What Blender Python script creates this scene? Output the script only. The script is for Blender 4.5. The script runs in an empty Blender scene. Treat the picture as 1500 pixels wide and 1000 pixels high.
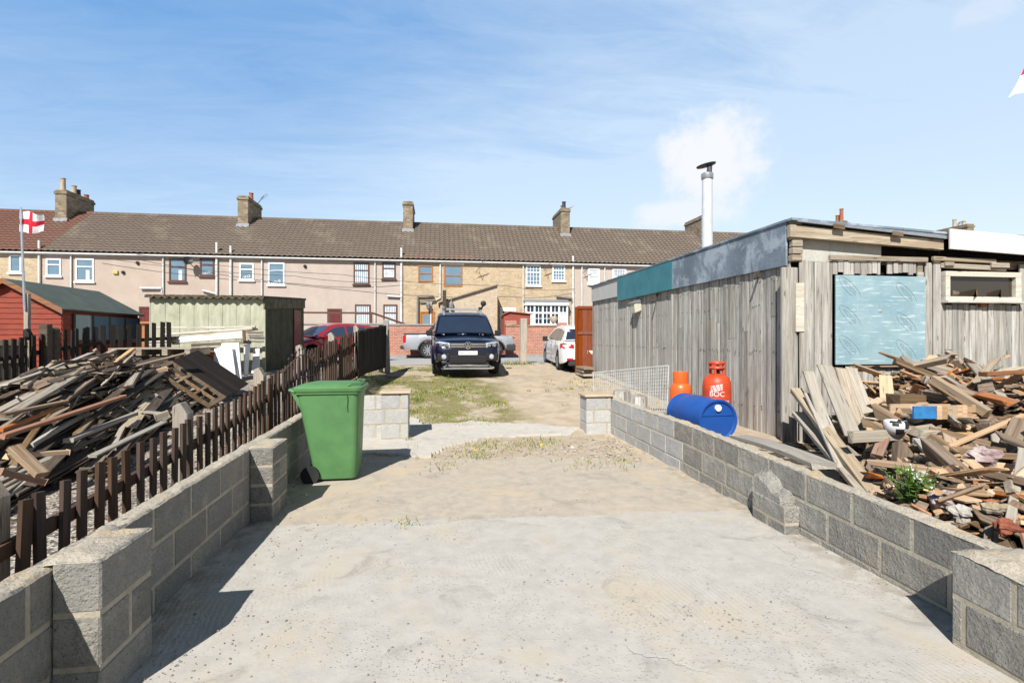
import bpy, math, random
from mathutils import Vector, Matrix, noise
RND = random.Random(11)
PI = math.pi
sc = bpy.context.scene
COL = sc.collection
# ------------------------------------------------------------------ camera geometry
CAM_Z = 1.6
FPX = 750.0
HORIZON = 495.0
YAW = math.atan(110 / 750)
SN, CS = math.sin(YAW), math.cos(YAW)

def at(px, py, d):
    xc = (px - 750) / FPX * d
    return Vector((xc * CS + d * SN, -xc * SN + d * CS, CAM_Z + (HORIZON - py) / FPX * d))
def on_y(px, py, y):
    t = (px - 750) / FPX
    return at(px, py, y / (CS - t * SN))
def on_x(px, py, x):
    t = (px - 750) / FPX
    return at(px, py, x / (t * CS + SN))
def on_z(px, py, z):
    return at(px, py, (CAM_Z - z) * FPX / (py - HORIZON))

def ss(a, b, t):
    t = min(1, max(0, (t - a) / (b - a)))
    return t * t * (3 - 2 * t)
def lerp(a, b, t): return a + (b - a) * t
def pw(pts, y):
    if y <= pts[0][0]: return pts[0][1]
    for (a, va), (b, vb) in zip(pts, pts[1:]):
        if y <= b: return lerp(va, vb, (y - a) / (b - a))
    return pts[-1][1]
ROAD_Z = 0.65
def gh(x, y):
    """Height of the ground."""
    tr = .47 * ss(8, 15, y) + .18 * ss(15, 18.5, y)
    le = pw([(-5, -.06), (2, -.04), (6, .1), (9, .42), (13, .72), (16, .7), (19, ROAD_Z)], y)
    ri = pw([(-5, .1), (3, .12), (6, .17), (9, .2), (12, .3), (15, .38), (18.5, ROAD_Z)], y)
    w = .3 + .35 * ss(8.5, 10, y)
    a = ss(-1.72, -1.72 - w, x)
    if y > 8.3: a = ss(-1.3, -2.0, x)
    b = ss(2.98, 3.25, x) if y < 8.4 else ss(2.0, 4.2, x)
    z = tr * (1 - a) * (1 - b) + le * a + ri * b
    return z

# ------------------------------------------------------------------ mesh builder
class MB:
    def __init__(s): s.v = []; s.f = []; s.mi = []; s.m = 0
    def add(s, vs, fs, m=None):
        o = len(s.v); s.v += [tuple(p) for p in vs]
        for f in fs:
            s.f.append([i + o for i in f]); s.mi.append(s.m if m is None else m)
    def cub(s, x0, x1, y0, y1, z0, z1, m=None):
        s.add([(x0,y0,z0),(x1,y0,z0),(x1,y1,z0),(x0,y1,z0),(x0,y0,z1),(x1,y0,z1),(x1,y1,z1),(x0,y1,z1)],
              [(0,3,2,1),(4,5,6,7),(0,1,5,4),(1,2,6,5),(2,3,7,6),(3,0,4,7)], m)
    def box(s, c, size, rot=None, m=None):
        hx, hy, hz = [a / 2 for a in size]
        vs = [Vector(p) for p in ((-hx,-hy,-hz),(hx,-hy,-hz),(hx,hy,-hz),(-hx,hy,-hz),(-hx,-hy,hz),(hx,-hy,hz),(hx,hy,hz),(-hx,hy,hz))]
        if rot: vs = [rot @ v for v in vs]
        c = Vector(c)
        s.add([v + c for v in vs], [(0,3,2,1),(4,5,6,7),(0,1,5,4),(1,2,6,5),(2,3,7,6),(3,0,4,7)], m)
    def bar(s, p, q, w, h, up=(0,0,1), m=None):
        p, q = Vector(p), Vector(q); d = (q - p)
        y = d.normalized(); x = y.cross(Vector(up))
        if x.length < 1e-4: x = y.cross(Vector((1,0,0)))
        x.normalize(); z = x.cross(y)
        s.box((p + q) / 2, (w, d.length, h), Matrix((x, y, z)).transposed(), m)
    def tube(s, pts, r, n=8, m=None, cap=True):
        pts = [Vector(p) for p in pts]; k = len(pts)
        rs = r if isinstance(r, (list, tuple)) else [r] * k
        t0 = (pts[1] - pts[0]).normalized()
        u = t0.orthogonal().normalized(); vs = []
        for i, p in enumerate(pts):
            t = (pts[min(i+1,k-1)] - pts[max(i-1,0)]).normalized()
            u = (u - t * u.dot(t))
            u = u.normalized() if u.length > 1e-5 else t.orthogonal().normalized()
            w = t.cross(u)
            vs += [p + (u * math.cos(2*PI*j/n) + w * math.sin(2*PI*j/n)) * rs[i] for j in range(n)]
        fs = [(i*n+j, i*n+(j+1)%n, (i+1)*n+(j+1)%n, (i+1)*n+j) for i in range(k-1) for j in range(n)]
        if cap: fs += [tuple(range(n-1,-1,-1)), tuple(range((k-1)*n, k*n))]
        s.add(vs, fs, m)
    def lathe(s, prof, n=24, o=(0,0,0), mat=None, m=None, cap=True):
        """prof: (radius, height) about Z; mat: 3x3 turning Z to another axis."""
        vs = []; o = Vector(o)
        for r, h in prof:
            for j in range(n):
                p = Vector((r*math.cos(2*PI*j/n), r*math.sin(2*PI*j/n), h))
                vs.append((mat @ p if mat else p) + o)
        k = len(prof)
        fs = [(i*n+j, i*n+(j+1)%n, (i+1)*n+(j+1)%n, (i+1)*n+j) for i in range(k-1) for j in range(n)]
        if cap:
            if prof[0][0] > 1e-4: fs.append(tuple(range(n-1,-1,-1)))
            if prof[-1][0] > 1e-4: fs.append(tuple(range((k-1)*n, k*n)))
        s.add(vs, fs, m)
    def prism(s, poly, vec, m=None):
        vec = Vector(vec); n = len(poly); a = [Vector(p) for p in poly]
        s.add(a + [p + vec for p in a], [tuple(range(n-1,-1,-1)), tuple(range(n, 2*n))] + [(i,(i+1)%n,n+(i+1)%n,n+i) for i in range(n)], m)
    def grid(s, rows, m=None, closed=False):
        """rows: equal-length lists of points."""
        n = len(rows[0]); vs = [p for r in rows for p in r]; e = n if closed else n - 1
        s.add(vs, [(i*n+j, i*n+(j+1)%n, (i+1)*n+(j+1)%n, (i+1)*n+j) for i in range(len(rows)-1) for j in range(e)], m)
    def rock(s, c, r, sq=(1,1,1), m=None, rnd=RND):
        pts = [(0,0,1),(.9,0,.3),(.28,.85,.3),(-.73,.53,.3),(-.73,-.53,.3),(.28,-.85,.3),(.73,.53,-.4),(-.28,.85,-.4),(-.9,0,-.4),(-.28,-.85,-.4),(.73,-.53,-.4),(0,0,-.9)]
        fs = [(0,1,2),(0,2,3),(0,3,4),(0,4,5),(0,5,1),(1,6,2),(2,6,7),(2,7,3),(3,7,8),(3,8,4),(4,8,9),(4,9,5),(5,9,10),(5,10,1),(1,10,6),(11,7,6),(11,8,7),(11,9,8),(11,10,9),(11,6,10)]
        a = rnd.random() * 6.3; ca, sa = math.cos(a), math.sin(a); c = Vector(c); vs = []
        for p in pts:
            k = r * rnd.uniform(.7, 1.2); x, y, z = p[0]*k*sq[0], p[1]*k*sq[1], p[2]*k*sq[2]
            vs.append(c + Vector((x*ca - y*sa, x*sa + y*ca, z)))
        s.add(vs, fs, m)
    def mesh(s, name, mats, smooth=False):
        me = bpy.data.meshes.new(name); me.from_pydata(s.v, [], s.f)
        for m in (mats if isinstance(mats, (list, tuple)) else [mats]): me.materials.append(m)
        if any(s.mi): me.polygons.foreach_set('material_index', s.mi)
        if smooth:
            me.polygons.foreach_set('use_smooth', [True] * len(me.polygons))
            if smooth is not True: me.set_sharp_from_angle(angle=math.radians(smooth))
        me.update(); return me
    def build(s, name, mats, parent=None, smooth=False, bevel=0, subsurf=0, bseg=1):
        o = bpy.data.objects.new(name, s.mesh(name, mats, smooth)); COL.objects.link(o)
        if parent: o.parent = parent
        if subsurf:
            md = o.modifiers.new('s', 'SUBSURF'); md.levels = md.render_levels = subsurf
        if bevel:
            md = o.modifiers.new('b', 'BEVEL'); md.width = bevel; md.segments = bseg; md.limit_method = 'ANGLE'; md.angle_limit = .6
        return o

def tag(o, label=None, cat=None, group=None, kind=None):
    if label: o['label'] = label
    if cat: o['category'] = cat
    if group: o['group'] = group
    if kind: o['kind'] = kind
    return o
def empty(name, loc, label=None, cat=None, group=None, rz=0):
    o = bpy.data.objects.new(name, None); COL.objects.link(o); o.location = loc; o.rotation_euler = (0,0,rz)
    o.empty_display_size = .1
    return tag(o, label, cat, group)
def kids(o): return [c for c in bpy.data.objects if c.parent == o]
def copy_tree(o, parent=None):
    c = o.copy(); COL.objects.link(c)
    if parent: c.parent = parent
    for k in list(o.children): copy_tree(k, c)
    return c
def text_mesh(txt, size, extrude=.001, align='CENTER', shear=0):
    cu = bpy.data.curves.new('lettering', 'FONT'); cu.body = txt; cu.size = size; cu.extrude = extrude
    cu.align_x = align; cu.align_y = 'CENTER'; cu.shear = shear
    o = bpy.data.objects.new('lettering', cu); COL.objects.link(o)
    dg = bpy.context.evaluated_depsgraph_get(); dg.update()
    me = bpy.data.meshes.new_from_object(o.evaluated_get(dg)); bpy.data.objects.remove(o)
    return me
def mesh_obj(name, me, m, parent=None):
    me.materials.clear(); me.materials.append(m)
    o = bpy.data.objects.new(name, me); COL.objects.link(o)
    if parent: o.parent = parent
    return o

# ------------------------------------------------------------------ materials
def lin(h):
    h = h.lstrip('#'); r = [int(h[i:i+2], 16) / 255 for i in (0, 2, 4)]
    return tuple((c / 12.92 if c <= .04045 else ((c + .055) / 1.055) ** 2.4) for c in r)
def c4(c):
    if isinstance(c, str): c = lin(c)
    if isinstance(c, (int, float)): c = (c, c, c)
    return (c[0], c[1], c[2], 1)
class NT:
    def __init__(s, name):
        s.m = bpy.data.materials.new(name); s.m.use_nodes = True; s.t = s.m.node_tree
        s.b = s.t.nodes['Principled BSDF']
    def n(s, typ, **kw):
        nd = s.t.nodes.new('ShaderNode' + typ)
        for k, v in kw.items():
            if k in nd.inputs.keys():
                s.put(nd.inputs[k], v)
            else: setattr(nd, k, v)
        return nd
    def put(s, sock, v):
        if isinstance(v, bpy.types.NodeSocket): s.t.links.new(v, sock)
        elif isinstance(v, bpy.types.Node): s.t.links.new(v.outputs[0], sock)
        else: sock.default_value = v
    def math(s, op, a, b=0., c=None, clamp=False):
        nd = s.t.nodes.new('ShaderNodeMath'); nd.operation = op; nd.use_clamp = clamp
        s.put(nd.inputs[0], a); s.put(nd.inputs[1], b)
        if c is not None: s.put(nd.inputs[2], c)
        return nd.outputs[0]
    def mix(s, f, a, b, mode='MIX'):
        nd = s.t.nodes.new('ShaderNodeMix'); nd.data_type = 'RGBA'; nd.blend_type = mode
        s.put(nd.inputs[0], f); s.put(nd.inputs[6], c4(a) if not isinstance(a, (bpy.types.NodeSocket, bpy.types.Node)) else a)
        s.put(nd.inputs[7], c4(b) if not isinstance(b, (bpy.types.NodeSocket, bpy.types.Node)) else b)
        return nd.outputs[2]
    def ramp(s, f, lo, hi):
        nd = s.t.nodes.new('ShaderNodeMapRange'); nd.interpolation_type = 'SMOOTHSTEP'
        s.put(nd.inputs[0], f); nd.inputs[1].default_value = lo; nd.inputs[2].default_value = hi
        return nd.outputs[0]
    def coord(s, stretch=(1,1,1), kind='Object'):
        tc = s.n('TexCoord'); mp = s.n('Mapping'); s.put(mp.inputs[0], tc.outputs[kind]); mp.inputs['Scale'].default_value = stretch
        return mp.outputs[0]
    def noise(s, v, scale, detail=5, rough=.6, dist=0):
        nd = s.n('TexNoise'); s.put(nd.inputs['Vector'], v); nd.inputs['Scale'].default_value = scale
        nd.inputs['Detail'].default_value = detail; nd.inputs['Roughness'].default_value = rough; nd.inputs['Distortion'].default_value = dist
        return nd.outputs[0]
    def bump(s, h, strength=.3, dist=.01):
        nd = s.n('Bump'); s.put(nd.inputs['Height'], h); nd.inputs['Strength'].default_value = strength; nd.inputs['Distance'].default_value = dist
        s.put(s.b.inputs['Normal'], nd.outputs[0])
    def vary(s, col, amt, island=True, hue=0):
        src = s.n('NewGeometry').outputs['Random Per Island'] if island else s.n('ObjectInfo').outputs['Random']
        v = s.n('HueSaturation'); s.put(v.inputs['Color'], col)
        s.put(v.inputs['Value'], s.math('MULTIPLY_ADD', src, 2 * amt, 1 - amt))
        if hue:
            r2 = s.math('FRACT', s.math('MULTIPLY', src, 7.13))
            s.put(v.inputs['Saturation'], s.math('MULTIPLY_ADD', r2, 2 * hue, 1 - hue))
        return v.outputs[0]
    def done(s, col, rough=.8, metal=0, spec=.3):
        s.put(s.b.inputs['Base Color'], col if isinstance(col, (bpy.types.NodeSocket, bpy.types.Node)) else c4(col))
        s.put(s.b.inputs['Roughness'], rough); s.b.inputs['Metallic'].default_value = metal
        s.b.inputs['Specular IOR Level'].default_value = spec
        return s.m

def plain(name, col, rough=.5, metal=0, spec=.4, dirt=.25, scale=6, bump=.05):
    """One-colour finish with blotchy weathering and a fine uneven surface."""
    t = NT(name); v = t.coord(); n1 = t.noise(v, scale); c = c4(col)
    dk = tuple(x * (1 - dirt) for x in c[:3])
    col2 = t.mix(t.ramp(n1, .35, .7), c, dk)
    n2 = t.noise(v, scale * 9, 3)
    t.bump(n2, bump, .004)
    return t.done(col2, t.math('MULTIPLY_ADD', n1, .25, rough - .12), metal, spec)

def rocky(name, a, b, scale=4, island=.12, speck=None, bump=.5, fine=60, dist=.006, hue=.1, pits=False, stain=None, stain_at=(.55, .7), stain_scale=1.3):
    """Concrete, stone, mortar, gravel: two-tone noise, specks and a rough surface."""
    t = NT(name); v = t.coord()
    n1 = t.noise(v, scale, 8, .65); n2 = t.noise(v, fine, 6, .7)
    col = t.mix(t.ramp(n1, .3, .7), a, b)
    if stain is not None:
        col = t.mix(t.ramp(t.noise(v, stain_scale, 6, .7, .4), *stain_at), col, stain)
    if speck is not None:
        vo = t.n('TexVoronoi'); t.put(vo.inputs['Vector'], v); vo.inputs['Scale'].default_value = fine * 1.3
        col = t.mix(t.ramp(vo.outputs['Distance'], .22, .12), col, speck)
    col = t.mix(t.math('MULTIPLY', t.ramp(n2, .35, .65), .35), col, t.mix(1.0, col, (.55, .55, .55), 'MULTIPLY'))
    if island: col = t.vary(col, island, True, hue)
    h = t.math('ADD', n2, t.math('MULTIPLY', n1, 1.5))
    if pits:
        vo2 = t.n('TexVoronoi'); t.put(vo2.inputs['Vector'], v); vo2.inputs['Scale'].default_value = 26
        h = t.math('ADD', h, t.math('MULTIPLY', t.ramp(vo2.outputs['Distance'], .02, .3), t.math('MULTIPLY', t.ramp(n1, .4, .65), .7)))
    t.bump(h, bump, dist)
    return t.done(col, .92, 0, .15)

def timber(name, a, b, axis=0, island=.18, objrand=True, knots=True, c=None, rough=.85, grain=1.0, hue=.25):
    """Sawn or weathered wood with the grain along one object axis."""
    st = [22.0, 22.0, 22.0]; st[axis] = 1.1
    t = NT(name); v0 = t.coord(tuple(st))
    off = t.n('VectorMath', operation='ADD'); t.put(off.inputs[0], v0)
    src = t.n('NewGeometry').outputs['Random Per Island']
    if objrand: src = t.math('ADD', src, t.n('ObjectInfo').outputs['Random'])
    cv = t.n('CombineXYZ'); sh = t.math('MULTIPLY', src, 61.7)
    for i in range(3): t.put(cv.inputs[i], sh)
    t.put(off.inputs[1], cv); v = off.outputs[0]
    g = t.noise(v, 1.6, 7, .7, .6); g2 = t.noise(v, .35, 4, .6)
    col = t.mix(t.ramp(g, .33, .68), a, b)
    if c is not None: col = t.mix(t.ramp(g2, .5, .68), col, c)
    if knots:
        st2 = [7.0] * 3; st2[axis] = 2.2
        vo = t.n('TexVoronoi'); t.put(vo.inputs['Vector'], t.coord(tuple(st2))); vo.inputs['Scale'].default_value = 1.0
        col = t.mix(t.math('MULTIPLY', t.ramp(vo.outputs['Distance'], .13, .05), .6), col, (.05, .035, .025))
    crack = t.ramp(t.noise(v, 2.6, 3, .5, .2), .36, .29)
    col = t.mix(t.math('MULTIPLY', crack, .7), col, (.03, .025, .02))
    r = t.math('FRACT', t.math('MULTIPLY', src, 3.77))
    hv = t.n('HueSaturation'); t.put(hv.inputs['Color'], col)
    t.put(hv.inputs['Value'], t.math('MULTIPLY_ADD', r, 2 * island, 1 - island))
    t.put(hv.inputs['Saturation'], t.math('MULTIPLY_ADD', t.math('FRACT', t.math('MULTIPLY', src, 9.1)), 2 * hue, 1 - hue))
    t.bump(t.math('SUBTRACT', g, t.math('MULTIPLY', crack, .6)), .5 * grain, .006)
    return t.done(hv.outputs[0], rough, 0, .2)

def brickwork(name, a, b, mortar, w=.225, h=.075, m=.012, plane='XZ', blotch=None, bump=.4):
    t = NT(name); tc = t.n('TexCoord'); sp = t.n('SeparateXYZ'); t.put(sp.inputs[0], tc.outputs['Object'])
    cb = t.n('CombineXYZ'); t.put(cb.inputs[0], t.math('ADD', sp.outputs[0], sp.outputs[1])); t.put(cb.inputs[1], sp.outputs[2])
    br = t.n('TexBrick'); t.put(br.inputs['Vector'], cb); br.inputs['Scale'].default_value = 1
    br.inputs['Brick Width'].default_value = w; br.inputs['Row Height'].default_value = h; br.inputs['Mortar Size'].default_value = m
    br.inputs['Color1'].default_value = c4(a); br.inputs['Color2'].default_value = c4(b); br.inputs['Mortar'].default_value = c4(mortar)
    br.inputs['Mortar Smooth'].default_value = .3; br.inputs['Bias'].default_value = -.1
    n1 = t.noise(tc.outputs['Object'], 2.2, 6, .65); n2 = t.noise(tc.outputs['Object'], 9, 6, .7)
    col = br.outputs['Color']
    col = t.mix(t.math('MULTIPLY', t.ramp(n2, .35, .7), .45), col, t.mix(1.0, col, (.5, .5, .5), 'MULTIPLY'))
    if blotch: col = t.mix(t.math('MULTIPLY', t.ramp(n1, .5, .72), .7), col, blotch)
    t.bump(t.math('SUBTRACT', n2, br.outputs['Fac']), bump, .01)
    return t.done(col, .9, 0, .2)

def glassy(name, col=(.02, .028, .035), rough=.04):
    t = NT(name); n1 = t.noise(t.coord(), 1.5, 2)
    t.bump(n1, .02, .02)
    t.b.inputs['IOR'].default_value = 1.5
    return t.done(t.mix(n1, col, tuple(x * 1.6 for x in c4(col)[:3])), rough, 0, .8)

M_BLOCK = rocky('concrete_block', (.245,.235,.215), (.33,.315,.28), 6, .2, (.08,.08,.08), 1.0, 55, .016, .15, True, (.36,.32,.25), (.56,.72), 3.5)
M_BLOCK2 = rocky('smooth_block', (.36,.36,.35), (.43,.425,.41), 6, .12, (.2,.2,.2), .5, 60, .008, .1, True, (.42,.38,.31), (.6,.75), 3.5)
M_MORTAR = rocky('sandy_mortar', (.345,.305,.235), (.43,.385,.30), 7, 0, None, .6, 45, .012)
M_CAP = rocky('mortar_smear', (.50,.445,.355), (.40,.365,.305), 4, 0, (.2,.19,.17), .9, 50, .018, 0, False, (.52,.41,.265), (.53,.66), 3.5)
M_COPING = rocky('coping_slab', (.42,.33,.23), (.5,.41,.3), 5, 0, None, .5, 60)
M_STEEL = plain('galvanised_steel', (.55,.57,.6), .4, .85, .5, .25, 9)
M_BLACK = plain('black_plastic', (.018,.018,.02), .5, 0, .4, .2)
M_RUBBER = plain('tyre_rubber', (.028,.028,.03), .85, 0, .2, .3)
M_CHROME = plain('chrome', (.75,.76,.78), .15, 1, .5, .1)
M_WHITE = plain('white_upvc', (.78,.79,.8), .4, 0, .4, .08)
M_GLASS = glassy('window_glass', (.10,.16,.21))
M_DGLASS = glassy('car_glass', (.014,.022,.04))
M_DARK = plain('dark_interior', (.012,.011,.01), .9, 0, .1, .3)
M_RED = plain('red_lens', (.45,.01,.015), .2, 0, .5, .1)
M_LAMP = plain('clear_lens', (.62,.65,.7), .12, .35, .6, .35, 30)
M_CABLE = plain('cable_sheath', (.03,.03,.03), .6)
W_GREY = timber('weathered_grey_wood', (.36,.315,.25), (.19,.155,.115), 0, .28, True, True, (.25,.2,.15))
W_PALE = timber('bleached_wood', (.36,.33,.28), (.25,.225,.19), 0, .15)
W_BROWN = timber('aged_brown_wood', (.235,.165,.105), (.115,.078,.05), 0, .35, True, True, (.25,.21,.17))
W_DARK = timber('dark_creosoted_wood', (.105,.082,.063), (.05,.039,.031), 0, .3)
W_TAN = timber('fresh_tan_wood', (.48,.335,.21), (.36,.24,.145), 0, .25, True, True, (.30,.24,.18))
W_ORANGE = timber('orange_stained_wood', (.34,.15,.07), (.22,.09,.045), 0, .25, True, True, (.22,.16,.12))
W_VERT = timber('silvered_boarding', (.44,.425,.39), (.25,.235,.21), 2, .24, False, True, (.19,.165,.14))
W_VERTB = timber('silvered_boarding_far', (.41,.395,.365), (.27,.26,.235), 2, .16, False, True, (.22,.2,.175))
W_PICKET = timber('brown_stained_picket', (.085,.052,.036), (.045,.03,.023), 2, .2, True, False)
W_PICKETD = timber('dark_stained_picket', (.035,.027,.023), (.02,.016,.014), 2, .25, True, False)
W_POST = timber('grey_post_wood', (.40,.345,.285), (.26,.22,.18), 2, .15)
# ------------------------------------------------------------------ camera, sun, sky
cam = bpy.data.cameras.new('camera'); cam.lens = 18; cam.sensor_width = 36; cam.clip_start = .05; cam.clip_end = 2000
cam.shift_y = -5 / 1500
co = bpy.data.objects.new('camera', cam); COL.objects.link(co); co.location = (0, 0, CAM_Z); co.rotation_euler = (PI/2, 0, -YAW)
sc.camera = co
SUN_DX, SUN_DY, SUN_EL = .45, 1.0, math.radians(43)
sl = bpy.data.lights.new('sun', 'SUN'); sl.energy = 4.9; sl.angle = math.radians(.5); sl.color = (1, .955, .89)
so = bpy.data.objects.new('sun', sl); COL.objects.link(so)
hd = Vector((SUN_DX, SUN_DY, 0)).normalized(); ray = Vector((hd.x * math.cos(SUN_EL), hd.y * math.cos(SUN_EL), -math.sin(SUN_EL)))
so.rotation_euler = ray.to_track_quat('-Z', 'Y').to_euler(); so.location = (-10, -25, 30)
wd = bpy.data.worlds.new('World'); sc.world = wd; wd.use_nodes = True
wt = wd.node_tree; bg = wt.nodes['Background']
T = NT('sky_nodes_scratch'); T.t = wt
sky = wt.nodes.new('ShaderNodeTexSky'); sky.sky_type = 'NISHITA'; sky.sun_disc = False
sky.sun_elevation = SUN_EL; sky.sun_rotation = math.atan2(-hd.x, -hd.y); sky.air_density = 1.3; sky.dust_density = .6; sky.ozone_density = 2.2
tc = wt.nodes.new('ShaderNodeTexCoord'); D = tc.outputs['Generated']
sp = wt.nodes.new('ShaderNodeSeparateXYZ'); wt.links.new(D, sp.inputs[0])
# thin streaky high cloud: noise on a flat layer above the place
zc = T.math('MAXIMUM', T.math('ADD', sp.outputs[2], .12), .05)
cb = wt.nodes.new('ShaderNodeCombineXYZ')
T.put(cb.inputs[0], T.math('DIVIDE', sp.outputs[0], zc)); T.put(cb.inputs[1], T.math('DIVIDE', sp.outputs[1], zc))
mp = wt.nodes.new('ShaderNodeMapping'); wt.links.new(cb.outputs[0], mp.inputs[0]); mp.inputs['Rotation'].default_value = (0, 0, .5); mp.inputs['Scale'].default_value = (.35, 1.1, 1)
n1 = T.noise(mp.outputs[0], 1.5, 9, .62, .6)
n0 = T.noise(cb.outputs[0], .33, 3, .5)
rgt = T.ramp(sp.outputs[0], -.65, .85)
f0 = T.math('ADD', T.math('MULTIPLY_ADD', T.ramp(sp.outputs[2], .54, .02), .80, .10), T.math('MULTIPLY', rgt, .80))
n2 = T.noise(mp.outputs[0], 5.5, 8, .68, 1.2)
wisps = T.math('MULTIPLY', T.math('ADD', T.math('SUBTRACT', n1, .47), T.math('MULTIPLY', T.math('SUBTRACT', n2, .5), .55)), T.math('MULTIPLY_ADD', rgt, .8, .75))
fac = T.math('ADD', T.math('ADD', f0, wisps), T.math('MULTIPLY', T.math('SUBTRACT', n0, .5), .5), clamp=True)
# the one small white cloud low on the right
def puff(direction, radius, squash):
    dv = Vector(direction).normalized()
    df = wt.nodes.new('ShaderNodeVectorMath'); df.operation = 'SUBTRACT'; wt.links.new(D, df.inputs[0]); df.inputs[1].default_value = dv
    sq = wt.nodes.new('ShaderNodeVectorMath'); sq.operation = 'MULTIPLY'; wt.links.new(df.outputs[0], sq.inputs[0]); sq.inputs[1].default_value = squash
    ln = wt.nodes.new('ShaderNodeVectorMath'); ln.operation = 'LENGTH'; wt.links.new(sq.outputs[0], ln.inputs[0])
    nn = T.noise(D, 14, 7, .62)
    return T.ramp(T.math('ADD', ln.outputs['Value'], T.math('MULTIPLY', T.math('SUBTRACT', nn, .5), radius * 1.7)), radius, radius * .42)
p1 = puff(at(1042, 235, 1) - Vector((0, 0, CAM_Z)), .105, (1, 1, 1.05))
p2 = puff(at(1005, 315, 1) - Vector((0, 0, CAM_Z)), .06, (.6, .6, 1.6))
p3 = puff(at(1430, 20, 1) - Vector((0, 0, CAM_Z)), .035, (.7, .7, 1.7))
cl = T.math('MAXIMUM', T.math('MAXIMUM', p1, T.math('MULTIPLY', p2, .8)), T.math('MULTIPLY', p3, .25))
EXPO = .68
KS = 1 / (.1 * 2 ** EXPO)
def rgb(c): nd = wt.nodes.new('ShaderNodeRGB'); nd.outputs[0].default_value = (c[0] * KS, c[1] * KS, c[2] * KS, 1); return nd.outputs[0]
own = T.mix(fac, rgb((.125, .36, .76)), rgb((.66, .81, .985)))
own = T.mix(T.math('MULTIPLY', T.ramp(sp.outputs[2], .38, .0), T.math('MULTIPLY_ADD', rgt, .95, .10)), own, rgb((.80, .885, .985)))
body = T.mix(.18, own, T.mix(1.0, sky.outputs[0], (1.2, 1.3, 1.35), 'MULTIPLY'))
withc = T.mix(T.math('MULTIPLY', cl, 1.0), body, rgb((.93, .955, 1.0)))
# unseen sky dimmed at the zenith and behind the camera to cut fill light
sky_dim = T.math('MULTIPLY', T.math('MULTIPLY_ADD', T.ramp(sp.outputs[2], .57, .76), -.82, 1.0), T.math('MULTIPLY_ADD', T.ramp(sp.outputs[1], .1, -.5), -.35, 1.0))
gm = wt.nodes.new('ShaderNodeVectorMath'); gm.operation = 'SCALE'; wt.links.new(withc, gm.inputs[0]); wt.links.new(sky_dim, gm.inputs['Scale'])
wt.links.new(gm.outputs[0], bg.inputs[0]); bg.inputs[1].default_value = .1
bpy.data.materials.remove(T.m)
vs = sc.view_settings; vs.view_transform = 'Standard'; vs.look = 'None'; vs.gamma = 1; vs.exposure = EXPO
sc.cycles.max_bounces = 6

# ------------------------------------------------------------------ ground
def zone_mask(t, sp, x0, x1, soft=.15):
    return t.math('MULTIPLY', t.ramp(sp.outputs[0], x0 - soft, x0 + soft), t.ramp(sp.outputs[0], x1 + soft, x1 - soft))
def ground_material():
    t = NT('bare_earth_and_gravel'); v = t.coord(); sp = t.n('SeparateXYZ'); t.put(sp.inputs[0], v)
    n1 = t.noise(v, .9, 7, .65, .3); n2 = t.noise(v, 16, 6, .7); n3 = t.noise(v, 3.5, 6, .65)
    earth = t.mix(t.ramp(n3, .3, .7), (.43,.365,.285), (.33,.27,.20))
    earth = t.mix(t.ramp(n1, .52, .66), earth, (.46,.37,.25))
    vo = t.n('TexVoronoi'); t.put(vo.inputs['Vector'], v); vo.inputs['Scale'].default_value = 34
    stone = t.mix(t.ramp(t.n('SeparateColor', Color=vo.outputs['Color']).outputs[0], .1, .9), (.16,.14,.12), (.46,.42,.37))
    stone = t.mix(t.ramp(vo.outputs['Distance'], .45, .75), stone, (.09,.075,.06))
    stone = t.mix(t.ramp(n3, .5, .68), stone, earth)
    left = t.ramp(sp.outputs[0], -1.75, -2.0)
    col = t.mix(left, earth, stone)
    lot = t.math('MULTIPLY', t.ramp(sp.outputs[0], -1.9, -1.3), t.math('MULTIPLY', t.ramp(sp.outputs[1], 8.9, 9.6), t.ramp(t.math('ADD', sp.outputs[0], t.math('MULTIPLY', n3, 1.6)), 2.9, 2.1)))
    moss = t.mix(t.ramp(n2, .35, .65), (.14,.145,.05), (.27,.22,.125))
    col = t.mix(t.math('MULTIPLY', lot, t.ramp(n1, .43, .52)), col, moss)
    t.bump(t.math('ADD', t.math('MULTIPLY', n2, .8), t.math('MULTIPLY', vo.outputs['Distance'], left)), .7, .02)
    return t.done(col, .95, 0, .1)
def axis_list(a, b, step, far):
    l = [a + i * step for i in range(int(round((b - a) / step)) + 1)]
    for k in (1, 3, 8, 20, 60, 150, far): l = [a - k] + l + [b + k]
    return l
xs = axis_list(-13, 13, .14, 500); ys = axis_list(-4, 20, .14, 500)
g = MB()
g.grid([[(x, y, gh(x, y) + .018 * noise.noise(Vector((x*1.7, y*1.7, 0))) * (1 if -13 < x < 13 and -4 < y < 17 else 0)) for x in xs] for y in ys])
g.f = [f[::-1] for f in g.f]
tag(g.build('ground', ground_material(), smooth=True), kind='structure')

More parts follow.
